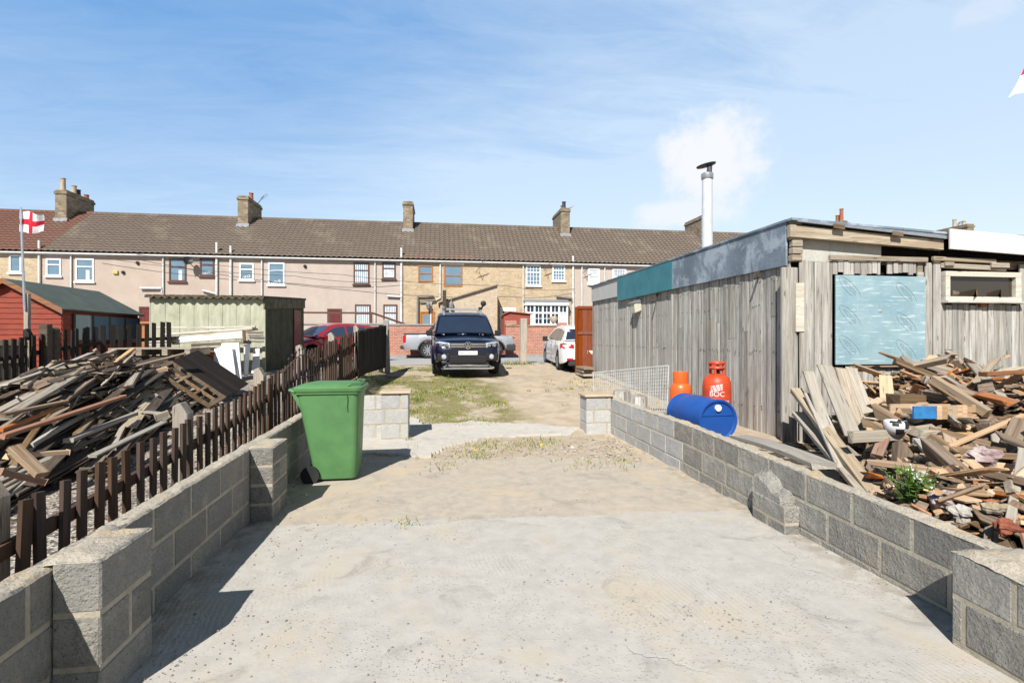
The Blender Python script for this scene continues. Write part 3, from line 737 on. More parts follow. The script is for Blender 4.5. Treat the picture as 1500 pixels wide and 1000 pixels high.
M_PIPE = plain('weathered_white_pipe', (.58,.58,.57), .6, 0, .3, .2)
def roof_mesh(b, x0, x1):
    tp = .30; n = max(4, int((x1 - x0) / tp * 5)); L = math.hypot(YR - YF + .25, ZR - ZE + .15); rows = 17
    y_e, z_e = YF - .25, ZE - .12
    uy, uz = (YR - y_e) / L, (ZR - z_e) / L; ny, nz = -uz, uy; out = []
    for k in range(rows):
        for f, lift in ((0, .055), (1, .012)):
            s = (k + f) * L / rows
            row = []
            for i in range(n + 1):
                x = lerp(x0, x1, i / n); ph = (x / tp) % 1
                h = lift + (.05 * (1 - (ph / .35 - 1) ** 2) if ph < .7 else 0.0)
                row.append((x, y_e + uy * s + ny * h, z_e + uz * s + nz * h))
            out.append(row)
    b.grid(out)
    b.cub(x0, x1, YR - .1, YR + .1, ZR - .02, ZR + .09)
    b.prism([(x0, YR, ZR - .05), (x0, YR + 4.2, ZE - .15), (x0, YR + 4.2, ZE - .25), (x0, YR, ZR - .15)], (x1 - x0, 0, 0))
    b.prism([(x0, y_e + .05, z_e - .02), (x0, YR, ZR - .08), (x0, YR, ZR - .2), (x0, y_e + .05, z_e - .12)], (x1 - x0, 0, 0))

def window(root, px0, px1, py0, py1, fm, style='top', y=YF, curtain=0, rx=None, sill=True, lintel=None):
    a, c = on_y(px0, py1, y), on_y(px1, py0, y)
    x0, x1, z0, z1 = a.x, c.x, a.z, c.z
    ox, oz = (rx or (0, 0)); x0 -= ox; x1 -= ox
    yy = y - root.location.y; zb = root.location.z; z0 -= zb; z1 -= zb; x0 -= root.location.x; x1 -= root.location.x
    fw = .075; b = MB(); yo, yi = yy - .045, yy + .02
    b.cub(x0, x1, yo, yi, z1 - fw, z1); b.cub(x0, x1, yo, yi, z0, z0 + fw)
    b.cub(x0, x0 + fw, yo, yi, z0 + fw, z1 - fw); b.cub(x1 - fw, x1, yo, yi, z0 + fw, z1 - fw)
    zt_ = z1 - (z1 - z0) * (.36 if style != 'half' else .5)
    if style in ('top', 'half', 'georgian'): b.cub(x0 + fw, x1 - fw, yo + .004, yi, zt_ - .03, zt_ + .03)
    if style == 'georgian':
        nx = 4 if x1 - x0 > .8 else 3
        for i in range(1, nx):
            xm = lerp(x0 + fw, x1 - fw, i / nx); b.cub(xm - .013, xm + .013, yo + .01, yi, z0 + fw, z1 - fw)
        for f in (.22, .44, .82): zm = lerp(z0, z1, f); b.cub(x0 + fw, x1 - fw, yo + .012, yi, zm - .013, zm + .013)
    f = b.build('window', fm, root)
    b = MB(); b.cub(x0 + .03, x1 - .03, yy - .008, yy + .004, z0 + .03, z1 - .03); b.build('pane', M_GLASS, f)
    if sill:
        b = MB(); b.cub(x0 - .06, x1 + .06, yy - .1, yy + .01, z0 - .09, z0 - .002); b.build('sill', fm if fm is not M_WOODO else M_KERB, f)
    if lintel:
        b = MB(); b.cub(x0 - .15, x1 + .12, yy - .02, yy + .01, z1 + .003, z1 + .3); b.build('lintel', lintel, f)
    if curtain:
        b = MB()
        if curtain == 1:
            nn = 7
            for i in range(nn):
                xm = lerp(x0 + fw + .05, x1 - fw - .05, i / (nn - 1)); b.cub(xm - .035, xm + .035, yy - .012, yy - .009, z0 + fw, zt_ - .03)
                b.cub(xm - .03, xm + .03, yy - .012, yy - .009, zt_ + .03, z1 - fw)
        elif curtain == 2: b.cub(lerp(x0, x1, .55), lerp(x0, x1, .75), yy - .012, yy - .009, z0 + fw, lerp(z0, z1, .5))
        else:
            for i in range(6): b.box((lerp(x0 + .2, x1 - .2, (i * .37) % 1), yy - .011, z0 + fw + .05 + .05 * (i % 3)), (.09, .004, .08 + .06 * (i % 2)))
        b.build('curtain', M_CURT, f)
    return f
def pipe(root, px, y0, y1, r, m, name='downpipe', yy=YF - .07, top_py=None, bend=None):
    a = on_y(px, 400, yy); x = a.x - root.location.x; b = MB(); y = yy - root.location.y
    zt_ = ZE - .2 if top_py is None else on_y(px, top_py, yy).z
    zl = ROAD_Z + .1
    pts = [(x, y, zt_), (x, y, zl + .3)] if bend is None else [(x, y, zt_), (x, y, bend[0]), (x + bend[1], y, bend[0] - .3), (x + bend[1], y, zl + .2)]
    b.tube([(p[0], p[1], p[2] - root.location.z) for p in pts], r * .8, 10)
    return b.build(name, m, root, smooth=50)
def dish(root, px, py, r=.3, y=YF):
    p = on_y(px, py, y) - root.location; b = MB()
    rot = Matrix.Rotation(math.radians(68), 3, 'X') @ Matrix.Rotation(.0, 3, 'Y')
    rot = Matrix.Rotation(math.radians(28), 3, 'Z') @ rot
    b.lathe([(r, .09), (r * .7, .035), (.02, 0), (.02, -.01), (r * .72, .02), (r * 1.02, .085)], 18, (p.x, p.y - .42, p.z), rot, cap=False)
    b.tube([(p.x, p.y - .40, p.z), (p.x + .1, p.y - .1, p.z - .25), (p.x + .1, p.y, p.z - .25)], .02, 6)
    b.tube([(p.x - .02, p.y - .42, p.z - r * .8), (p.x - .15, p.y - .75, p.z - .1)], .012, 6)
    b.build('satellite_dish', M_BLACK, root, smooth=40)
def aerial(root, p, size=.9):
    p = Vector(p) - root.location; b = MB()
    b.tube([p + Vector((0, .5, -.3)), p + Vector((0, 0, -.3)), p], .015, 5)
    d = Vector((.45, -.5, .75)).normalized(); e = Vector((.8, .5, -.1)).normalized()
    b.tube([p - d * size / 2, p + d * size / 2], .014, 5)
    for i in range(9):
        c_ = p + d * (i / 8 - .5) * size; b.tube([c_ - e * .15, c_ + e * .15], .008, 4)
    b.build('aerial', M_GREYP, root)
def chimney(root, xr, pots, m=M_CHIM, top=10.35, cap=None):
    l = root.location; b = MB(); x0, x1 = xr - .62 - l.x, xr - l.x; y0, y1 = 33.9 - l.y, 36.4 - l.y
    b.cub(x0, x1, y0, y1, 7.8 - l.z, top - .28 - l.z); b.cub(x0 - .05, x1 + .05, y0 - .05, y1 + .05, top - .28 - l.z, top - .12 - l.z); b.cub(x0, x1, y0 + .002, y1, top - .12 - l.z, top - l.z)
    c = b.build('chimney', m, root, bevel=.02)
    b = MB(); zf = on_slope(33.86); b.prism([(x0 - .06, y0 - .16, zf - .06 - l.z), (x0 - .06, y0 - .02, zf + .26 - l.z), (x0 - .06, y0 - .012, zf - .1 - l.z)], (.74, 0, 0))
    b.build('flashing', M_LEAD, c)
    for k, (u, h, pm) in enumerate(pots):
        b = MB(); b.lathe([(.15, 0), (.135, .05), (.12, h - .06), (.145, h - .04), (.145, h)], 12, ((x0 + x1) / 2, lerp(y0 + .2, y1 - .2, u), top - l.z)); b.build('chimney_pot', pm, c, smooth=40)
    return c
def on_slope(y): return ZE + (y - YF) * (ZR - ZE) / (YR - YF)

BX = [-26.2, -20.99, -16.35, -11.69, -6.85, -2.03, 3.2, 8.39, 13.6, 18.8, 24.0, 29.2, 34.4, 39.6, 44.8, 50]
WALLM = [M_STONEW, M_RENDER, M_RENDER, M_RENDER2, M_RENDER2, M_STONEW, M_STONEW] + [M_RENDER2] * 9
LBL = ['stone end house with reddish roof and one white window, behind the flag', 'pink pebbledash house with two white windows and a yellow alarm box',
       'pink pebbledash house with brown windows and a black satellite dish', 'cream pebbledash house with two small white windows, above the green corrugated shed',
       'cream pebbledash house with four dark-framed windows with vertical blinds', 'buff stone house with orange wooden windows and a brick lean-to',
       'buff stone house with white grid-paned windows and a white bay window', 'pale pink house with two white windows just above the teal board of the shed']
houses = []
for i in range(len(BX) - 1):
    x0, x1 = BX[i], BX[i+1]
    lab = LBL[i] if i < len(LBL) else 'distant house of the terrace, only its roof and chimney showing above the grey shed'
    r = empty('terraced_house', (x0, YF, ROAD_Z), lab, 'house', 'houses of the terrace')
    houses.append(r)
    b = MB(); b.cub(0, x1 - x0, 0, 8, -.3, ZE - ROAD_Z)
    b.prism([(0, .3, ZE - ROAD_Z), (0, 7.7, ZE - ROAD_Z), (0, 4, ZR - .25 - ROAD_Z)], (x1 - x0, 0, 0)); b.build('wall', WALLM[i], r)
    b = MB(); roof_mesh(b, x0, x1); b.v = [(v[0] - x0, v[1] - YF, v[2] - ROAD_Z) for v in b.v]
    b.build('roof', M_TILER if i == 0 else M_TILE, r)
    b = MB(); z = ZE - ROAD_Z
    b.tube([(0, -.2, z - .2), (x1 - x0, -.2, z - .2)], .05, 8); b.cub(0, x1 - x0, -.10, .0, z - .27, z - .16); b.build('gutter', M_PIPE, r)
H = houses
window(H[0], 14, 32, 374, 399, M_WHITE, 'plain')
window(H[1], 68, 90, 379, 404, M_WHITE); window(H[1], 111, 138, 379, 412, M_WHITE, curtain=2); pipe(H[1], 104, 0, 0, .055, M_PIPE); pipe(H[1], 57.5, 0, 0, .08, M_PIPE, 'soil_pipe', top_py=352)
window(H[2], 248, 273, 379, 412, M_BRF, curtain=2); window(H[2], 293, 314, 379, 404, M_BRF, curtain=3); dish(H[2], 281, 384, .24); pipe(H[2], 239, 0, 0, .055, M_PIPE); pipe(H[2], 317.5, 0, 0, .085, M_PIPE, 'soil_pipe', top_py=355)
pipe(H[3], 338, 0, 0, .085, M_PIPE, 'soil_pipe', top_py=360); window(H[3], 351, 372, 386, 410, M_WHITE, curtain=3); window(H[3], 393, 417, 385, 417, M_WHITE, 'top', curtain=3); pipe(H[3], 383.5, 0, 0, .055, M_PIPE)
window(H[4], 518, 541, 385, 416, M_BRF, curtain=1); window(H[4], 560, 579.5, 385, 408, M_BRF, curtain=1); window(H[4], 520, 543, 446, 482, M_BRF, curtain=1); window(H[4], 561.5, 582, 446, 480, M_BRF, curtain=1)
pipe(H[4], 549.5, 0, 0, .05, M_PIPE); pipe(H[4], 588, 0, 0, .085, M_PIPE, 'soil_pipe', top_py=363)
window(H[5], 612.5, 634, 388.5, 412.5, M_WOODO, 'half', sill=False); window(H[5], 650, 677, 388.5, 419, M_WOODO, 'half', lintel=M_WHITE, sill=False); pipe(H[5], 645, 0, 0, .055, M_PIPE, bend=(4.0, -.55))
window(H[6], 770.5, 792, 388.5, 418, M_WHITE, 'georgian', lintel=M_WHITE); window(H[6], 809, 827.5, 388.5, 411, M_WHITE, 'georgian'); pipe(H[6], 766.5, 0, 0, .05, M_PIPE); pipe(H[6], 839.5, 0, 0, .085, M_PIPE, 'soil_pipe', top_py=375)
window(H[7], 861.5, 878, 393.5, 415.5, M_WHITE, 'half', curtain=1); window(H[7], 897, 917, 394, 418, M_WHITE, 'half', curtain=1); pipe(H[7], 886, 0, 0, .05, M_PIPE); pipe(H[7], 852.5, 0, 0, .06, M_PIPE)
def wall_door(root, px0, px1, py0, fm, leaf, y=YF, light=False):
    a, c = on_y(px0, py0, y) - root.location, on_y(px1, py0, y) - root.location; z1 = a.z; yy = y - YF; z0 = .1
    b = MB(); w = .09
    b.cub(a.x, a.x + w, yy - .05, yy + .03, z0, z1); b.cub(c.x - w, c.x, yy - .05, yy + .03, z0, z1); b.cub(a.x + w, c.x - w, yy - .05, yy + .03, z1 - w, z1)
    d = b.build('door', fm, root)
    b = MB(); b.cub(a.x + w, c.x - w, yy - .02, yy + .02, z0, z1 - w); k = (c.x - a.x) / 2; m_ = (a.x + c.x) / 2
    if not light:
        for sx in (-1, 1):
            for (f0, f1) in ((.08, .42), (.55, .92)): b.cub(m_ + sx * k * .4 - k * .27, m_ + sx * k * .4 + k * .27, yy - .035, yy - .021, lerp(z0, z1 - w, f0), lerp(z0, z1 - w, f1))
    b.build('leaf', leaf, d)
    if light:
        b = MB(); b.cub(m_ - k * .5, m_ + k * .5, yy - .03, yy - .022, lerp(z0, z1, .5), z1 - .2); b.build('pane', M_GLASS, d)
wall_door(H[2], 204, 223.5, 449, M_BRF, M_MAR); wall_door(H[4], 479.5, 500.5, 452, M_BRF, M_MAR); wall_door(H[5], 615, 637, 456, M_WOODO, M_WOODO, light=True)
p = on_y(170, 399, YF) - H[1].location; b = MB(); b.cub(p.x - .12, p.x + .12, -.1, .01, p.z - .1, p.z + .1); b.build('alarm_box', M_YELBOX, H[1], bevel=.02)
for (hh, px, py) in ((1, 202, 385), (1, 181, 399), (3, 447, 390)):
    p = on_y(px, py, YF) - H[hh].location; b = MB(); b.lathe([(.09, 0), (.09, .08), (.05, .12)], 10, (p.x, -.0, p.z), Matrix.Rotation(PI/2, 3, 'X')); b.build('wall_vent', M_BLACK, H[hh])
for (hh, px0, px1, py, py1) in ((2, 205, 237, 422, 422), (2, 296, 317, 425, 430), (4, 567, 588, 433.5, 434.5), (6, 815, 838, 434, 437)):
    p, q = on_y(px0, py, YF - .12) - H[hh].location, on_y(px1, py1, YF - .12) - H[hh].location; b = MB(); b.tube([p, q, q + Vector((0, 0, -.25))], .055, 8); b.build('waste_pipe', M_PIPE if hh != 6 else M_GREYP, H[hh], smooth=50)
aerial(H[5], on_y(703, 390, YF - .5)); aerial(H[6], on_y(801, 391, YF - .4), .6); aerial(H[7], on_y(859, 394, YF - .4), .6)
# stone house: pipes, lantern and the brick lean-to
r5 = H[5]; L5 = r5.location
def P5(px, py, y=YF - .15): return on_y(px, py, y) - L5
b = MB(); b.tube([P5(635, 433), P5(612, 433), P5(611.5, 477)], .07, 8); b.tube([P5(638, 439.5), P5(614.5, 441)], .05, 8); b.build('drain_pipe', M_GREYP, r5, smooth=50)
b = MB(); p = P5(627.5, 449, YF - .3); b.lathe([(.02, .28), (.12, .2), (.15, .15), (.1, -.12), (.05, -.16)], 6, p); b.tube([p + Vector((0, 0, .25)), p + Vector((0, .3, .35))], .02, 6); b.build('lantern', M_GREYP, r5)
b = MB(); a, c, d = on_y(645, 441, 28.6) - L5, on_y(728, 414.5, 28.6) - L5, on_y(735, 414, 28.6) - L5
b.prism([(a.x, 28.6 - YF, 0), (d.x - .25, 28.6 - YF, 0), (d.x - .25, 28.6 - YF, c.z - .1), (a.x, 28.6 - YF, a.z - .1)], (0, 2.395, 0)); b.build('lean_to', M_BUFF, r5)
b = MB(); b.prism([(a.x - .1, -2.55, a.z - .1), (d.x - .2, -2.55, c.z - .1), (d.x - .2, -2.55, c.z - .02), (a.x - .1, -2.55, a.z - .02)], (0, 2.54, 0)); b.build('lean_to_roof', plain('beige_roof_edge', (.33,.28,.21), .8), r5)
b = MB(); p = P5(651, 425, 28.3); b.cub(p.x - .1, p.x + .1, p.y - .08, p.y + .08, 0, p.z); b.build('timber_post', W_DARK, r5)
b = MB(); p = P5(661, 446, 28.57); b.lathe([(.05, .3), (.03, .2), (.13, .05), (.13, -.18), (.05, -.22)], 8, (p.x, p.y - .1, p.z)); b.build('wall_lamp', M_GREYP, r5)
# white bay window of the next house
r6 = H[6]; L6 = r6.location
a, c = on_y(771, 447, 30.5) - L6, on_y(831, 476, 30.5) - L6; y0, y1 = -.5, -.002
b = MB(); b.cub(a.x - .08, c.x + .08, y0 - .08, y1, a.z, a.z + .22); bw = b.build('bay_window', M_WHITE, r6)
b = MB(); b.prism([(a.x - .12, y0 - .12, a.z + .222), (a.x - .12, y1, a.z + .40), (a.x - .12, y1, a.z + .222)], (c.x - a.x + .24, 0, 0)); b.build('roof', M_LEAD, bw)
b = MB(); b.cub(a.x, c.x, y0 + .08, y1, c.z + .002, a.z - .002); b.build('pane', M_DGLASS, bw)
b = MB(); n = 5
b.cub(a.x - .05, c.x + .05, y0 - .05, y1, c.z - .12, c.z)
for i in range(n + 1): x = lerp(a.x, c.x, i / n); b.cub(x - .05, x + .05, y0, y0 + .12, c.z, a.z)
for i in range(n):
    xa, xb = lerp(a.x, c.x, i / n), lerp(a.x, c.x, (i + 1) / n); zm = lerp(c.z, a.z, .62)
    b.cub(xa + .05, xb - .05, y0 + .01, y0 + .1, zm - .05, zm + .05); b.cub(xa + .05, xb - .05, y0 + .01, y0 + .1, c.z, c.z + .09); b.cub((xa + xb) / 2 - .02, (xa + xb) / 2 + .02, y0 + .02, y0 + .1, c.z, a.z)
    b.cub(xa + .05, xb - .05, y0 + .025, y0 + .1, lerp(c.z, a.z, .33) - .015, lerp(c.z, a.z, .33) + .015)
    if i in (0, 4): b.cub(xa + .06, xb - .06, y0 + .05, y0 + .075, c.z + .09, zm - .05)
b.build('frame', M_WHITE, bw)
a, c = on_y(735, 455, YF) - L6, on_y(753, 455, YF) - L6
b = MB(); b.cub(a.x - .1, c.x + .12, -.03, .02, 0, a.z + .18); dd = b.build('doorway', M_WHITE, r6)
b = MB(); b.cub(a.x + .06, c.x - .03, -.05, -.032, .02, a.z - .05); b.build('opening', M_DARK, dd)
# chimneys on the party walls
P_, O_ = M_POT, M_ORANGE
chimney(H[0], -21.75, [(0, .72, P_), (.45, .55, P_), (.62, .4, M_BLACK), (.98, .3, O_)], top=10.4); chimney(H[2], -11.62, [(.6, .55, O_)], top=10.45)
chimney(H[4], -1.55, [], top=10.5); chimney(H[6], 8.95, [(.1, .5, M_BLACK), (.3, .35, M_GREYP)], top=10.45); chimney(H[8], 19.15, [], top=10.3)
chimney(H[10], 30.1, [(.2, .5, O_), (.02, .9, O_)], top=10.3); chimney(H[12], 41.0, [(.15, .3, P_), (.5, .6, P_)], top=10.4)
for i, x in ((2, -11.2), (6, 9.4), (12, 41.6)):
    r = H[i]; b = MB(); p = Vector((x, 35.5, 10.4)) - r.location
    b.tube([p + Vector((-.5, 0, -.2)), p + Vector((0, 0, .5))], .02, 5)
    for k in range(5): b.tube([p + Vector((-.15 + .08*k, -.2, .3 + .07*k)), p + Vector((-.15 + .08*k, .25, .3 + .07*k))], .012, 4)
    b.build('aerial', M_BLACK, r)
b = MB(); sl_ = (ZR - ZE) / (YR - YF)
for x0_, x1_ in ((-1.9, .2), (.9, 2.4)):
    for k in range(int((x1_ - x0_) / .3)): b.box((x0_ + k*.3 - L5.x, YF + .08 - L5.y, ZE + .135 - L5.z), (.26, .42, .03), Matrix.Rotation(math.atan(sl_), 3, 'X'))
b.build('eaves_tiles', M_ORANGE, r5)

# ------------------------------------------------------------------ back-yard walls on the road
def yard_wall(x0, x1, z1, m, label, copm, y=26.35):
    b = MB(); b.cub(x0, x1, y, y + .23, ROAD_Z, z1); r = b.build('yard_wall', m, None); tag(r, label, 'wall')
    b = MB(); b.cub(x0 - .02, x1 + .02, y - .04, y + .27, z1 + .001, z1 + .09); b.build('coping', copm, r, bevel=.01)
    return r
yard_wall(-2.6, .95, 2.23, M_REDBRK, 'red brick yard wall behind the tail of the silver pickup', M_KERB)
w2 = yard_wall(3.55, 6.75, 2.2, M_REDBRK, 'red brick yard wall behind the upright timber post, stepped at its ends', M_CHIM)
b = MB(); b.cub(3.5, 4.1, 26.32, 26.62, 2.292, 2.5); b.cub(6.3, 6.8, 26.32, 26.62, 2.292, 2.42); b.build('raised_end', M_REDBRK, w2)
yard_wall(8.6, 14, 2.2, M_REDBRK, 'red brick yard wall hidden in part by the white hatchback', M_KERB)
yw = yard_wall(-9.4, -2.65, 2.25, M_RENDER, 'grey rendered yard wall with a brown handrail behind the red car', M_KERB)
b = MB()
b.bar((-9.4, 26.4, 2.85), (-3.2, 26.4, 2.85), .06, .09); b.bar((-3.2, 26.4, 2.85), (-1.6, 26.7, 2.3), .06, .1)
for x in (-9.3, -7.3, -5.3, -3.25): b.cub(x - .05, x + .05, 26.36, 26.45, 2.34, 2.85)
b.build('handrail', M_BRF, yw)
b = MB()
for i in range(34): b.cub(-15.5 + i*.17, -15.5 + i*.17 + .1, 25.2, 25.24, ROAD_Z, 2.25)
b.cub(-15.6, -9.7, 25.1, 25.3, 2.25, 2.34); tag(b.build('paling_fence', M_WOODO, None), 'orange-brown paling fence seen past the green shed below a maroon door', 'fence')
a, c = on_y(738, 478, 27.3), on_y(777, 460, 27.3)
b = MB(); b.prism([(a.x, 27.3, ROAD_Z + .1), (c.x, 27.3, ROAD_Z + .1), (c.x, 27.3, c.z - .02), (a.x + .3, 27.3, c.z + .1), (a.x, 27.3, c.z - .08)], (0, 1.2, 0))
M_REDSH = timber('red_painted_boards', (.34,.06,.03), (.22,.04,.025), 0, .1, False, False)
r = b.build('yard_store', M_REDSH); tag(r, 'small red timber store behind the brick wall by the stone house', 'store')
b = MB(); b.prism([(a.x - .08, 27.2, c.z - .06), (a.x + .3, 27.2, c.z + .102), (c.x + .08, 27.2, c.z - .016), (c.x + .08, 27.2, c.z + .03), (a.x + .3, 27.2, c.z + .16), (a.x - .08, 27.2, c.z)], (0, 1.4, 0)); b.build('roof', M_ORANGE, r)
p = on_y(811, 473, 26.5)
b = MB(); b.lathe([(.0, 0), (.13, 0), (.19, .12), (.2, .24), (.17, .32), (.13, .3), (0, .28)], 14, (p.x, 26.46, 2.423)); tag(b.build('garden_pot', M_POT, None, smooth=40), 'round buff garden pot standing on the red brick wall below the bay window', 'pot')
def wire(label, pts, r=.013):
    ps = []
    for (p, q) in zip(pts, pts[1:]):
        for i in range(12):
            u = i / 12; v = Vector(p).lerp(Vector(q), u); v.z -= .35 * 4 * u * (1 - u) * .5; ps.append(v)
    ps.append(Vector(pts[-1])); b = MB(); b.tube(ps, r, 5); tag(b.build('overhead_cable', M_CABLE), label, 'cable')
wire('thin black cable slung along the terrace from the pink house to the stone house', [on_y(200, 372, 30.7), on_y(500, 402, 30.2), on_y(740, 418, 30.4), on_y(842, 423, 30.8)])
wire('thin cable crossing below the first-floor windows of the pink houses', [on_y(140, 376, 30.7), on_y(430, 404, 30.6), on_y(585, 412, 30.8)])
# ------------------------------------------------------------------ vehicles (front at y = 0, facing -y)
def paint(name, col, metal=.35, rough=.22):
    t = NT(name); n1 = t.noise(t.coord(), 60, 2); n2 = t.noise(t.coord(), 3, 4)
    c = c4(col); t.b.inputs['Coat Weight'].default_value = .8; t.b.inputs['Coat Roughness'].default_value = .05
    return t.done(t.mix(t.ramp(n2, .3, .8), c, tuple(x * .88 for x in c[:3])), t.math('MULTIPLY_ADD', n2, .12, rough), metal, .5)
P_NAVY = paint('navy_paint', (.004,.008,.026), .3); P_SILV = paint('silver_paint', (.46,.47,.50), .55, .3); P_WHITE = paint('white_paint', (.74,.75,.76), 0); P_RED = paint('red_paint', (.36,.012,.018), .2)
M_TRIM = plain('dark_trim', (.035,.035,.038), .6); M_ALLOY = plain('alloy_rim', (.55,.56,.58), .3, .8)
M_PLATE = plain('number_plate', (.72,.73,.73), .5, 0, .4, .12, 18); M_AMBER = plain('amber_lens', (.6,.25,.02), .25)
RXm = Matrix.Rotation(PI/2, 3, 'Y')
def wheel(root, x, y, r, w, side, rim=M_ALLOY, spokes=9):
    b = MB(); b.lathe([(r*.64, -w/2), (r*.9, -w/2), (r*.985, -w*.36), (r, -w*.2), (r, w*.2), (r*.985, w*.36), (r*.9, w/2), (r*.64, w/2)], 36, (x, y, r), RXm, cap=False)
    tyre = b.build('wheel', M_RUBBER, root, smooth=40)
    b = MB(); f = side
    b.lathe([(r*.66, -w*.46), (r*.66, w*.46)], 36, (x, y, r), RXm, cap=False); b.lathe([(r*.66, w*.46*f), (r*.585, w*.36*f)], 36, (x, y, r), RXm, cap=False)
    for k in range(spokes):
        a = 2 * PI * k / spokes; d = Vector((0, math.cos(a), math.sin(a))); c = Vector((x + f * w * .34, y, r))
        b.bar(c + d * r * .1, c + d * r * .62, r * .15, .03, (1, 0, 0))
    b.lathe([(r*.16, w*.30*f), (r*.16, w*.40*f), (.0, w*.42*f)], 14, (x, y, r), RXm, cap=False)
    b.build('rim', rim, tyre, smooth=40)
    b = MB(); b.lathe([(r*.655, w*.22*f), (0, w*.22*f)], 30, (x, y, r), RXm, cap=False); b.build('brake_disc', M_DARK, tyre)
def lower_body(root, name, m, st, arches, R, inset=.0):
    """st: (y, half width, sill z, shoulder z, crown). Wheel arches lift the sill."""
    ys = set()
    keys = [s[0] for s in st]
    for s in keys: ys.add(round(s, 3))
    for ya in arches:
        for k in (-1.06, -1, -.9, -.72, -.45, 0, .45, .72, .9, 1, 1.06): ys.add(round(ya + k * R, 3))
    ys = sorted(y for y in ys if keys[0] <= y <= keys[-1])
    rows = []
    for y in ys:
        hw, zs, zt_, cr = [pw([(s[0], s[k]) for s in st], y) for k in (1, 2, 3, 4)]
        zb = zs
        for ya in arches:
            if abs(y - ya) < R: zb = max(zb, min(zt_ - .12, .36 + math.sqrt(R*R - (y-ya)**2)))
        hh = zt_ - zb
        half = [(0, zb + .02), (hw*.80, zb + .02), (hw*.955, zb), (hw*.985, zb + .05), (hw, zb + hh*.4), (hw*.995, zb + hh*.72), (hw*.965, zt_ - .035), (hw*.90, zt_), (hw*.55, zt_ + cr*.7), (0, zt_ + cr)]
        rows.append([Vector((a, y, z)) for a, z in half] + [Vector((-a, y, z)) for a, z in half[-2:0:-1]])
    b = MB(); b.grid(rows, closed=True); n = len(rows[0])
    for k in range(len(rows) - 1):
        for j in (0, 1, n-2, n-1): b.mi[k*n + j] = 1
    b.f.append(list(range(n))); b.mi.append(0); b.f.append(list(range((len(rows)-1)*n, len(rows)*n))[::-1]); b.mi.append(0)
    return b.build(name, [m, M_DARK], root, smooth=38)
def cabin(root, m, prof, wb, wr, zb, pillars, yw0, yw1, side_y, tint=M_DGLASS):
    """prof: roof-line (y, z) from windscreen base over the roof to the back-window base; wb/wr: half width at belt and roof."""
    zt_ = max(p[1] for p in prof)
    def hw(z, y): return lerp(wb, wr, max(0, min(1, (z - zb) / (zt_ - zb))) ** 1.25)
    b = MB(); rows = []
    for (y, z) in prof:
        w = hw(z, y); rows.append([Vector((-w, y, z)), Vector((-w*.93, y, z + .03)), Vector((-w*.5, y, z + .045)), Vector((0, y, z + .05)), Vector((w*.5, y, z + .045)), Vector((w*.93, y, z + .03)), Vector((w, y, z))])
    b.grid(rows)
    for sx in (-1, 1):      # sides: strips from belt to roof-line
        strip = []
        for (y, z) in prof: strip.append([Vector((sx * lerp(wb, hw(z, y), u), y, lerp(min(zb, z), z, u))) for u in (0, .5, 1)])
        b.grid(strip)
    c = b.build('cabin', m, root, smooth=35)
    # glass sits just proud of the shell
    def screen(name, i, j, k, x_in=.07):
        (ya, za), (yb, zb_) = prof[i], prof[j]; e = .012 * k
        n_ = Vector((0, -(zb_ - za), yb - ya)).normalized(); n_ = n_ if n_.z > 0 else -n_
        pts = []
        for f in (.04, .35, .68, .94):
            y, z = lerp(ya, yb, f), lerp(za, zb_, f); w = hw(z, y) - x_in
            pts.append([Vector((x * w, y, z + .03 + .02 * (1 - x*x))) + n_ * .014 for x in (-1, -.6, 0, .6, 1)])
        g_ = MB(); g_.grid(pts); return g_.build(name, tint, root, smooth=True)
    screen('windscreen', *yw0, 1)
    if yw1: screen('rear_window', *yw1, -1)
    zr = lambda y: pw(prof, y)
    for sx in (-1, 1):
        for (y0, y1) in side_y:
            g_ = MB(); pts = []
            for i in range(7):
                y = lerp(y0, y1, i / 6); z1 = min(zr(y) - .075, zt_ - .075); z0 = zb + .035
                if z1 < z0 + .01: z1 = z0 + .01
                pts.append([Vector((sx * (lerp(wb, hw(zr(y), y), (z - zb) / max(.05, zr(y) - zb)) + .008), y, z)) for z in (z0, (z0+z1)/2, z1)])
            g_.grid(pts); g_.build('side_window', tint, root, smooth=True)
    return c
def mirror(root, sx, x, y, z, m):
    b = MB(); b.box((sx * (x + .12), y, z), (.18, .11, .18)); b.bar((sx * (x - .05), y + .02, z - .08), (sx * (x + .08), y + .02, z - .05), .05, .05); b.build('wing_mirror', m, root, bevel=.05, bseg=3)
def handles(root, ys, x, z, m):
    for sx in (-1, 1):
        for y in ys:
            b = MB(); b.box((sx * x, y, z), (.03, .2, .035)); b.build('door_handle', m, root, bevel=.01)
def seams(root, ys, st, z0, z1, x):
    b = MB()
    for y in ys:
        for sx in (-1, 1): b.cub(sx * x - .004, sx * x + .004, y - .004, y + .004, z0, z1)
    b.build('door_seam', M_DARK, root)

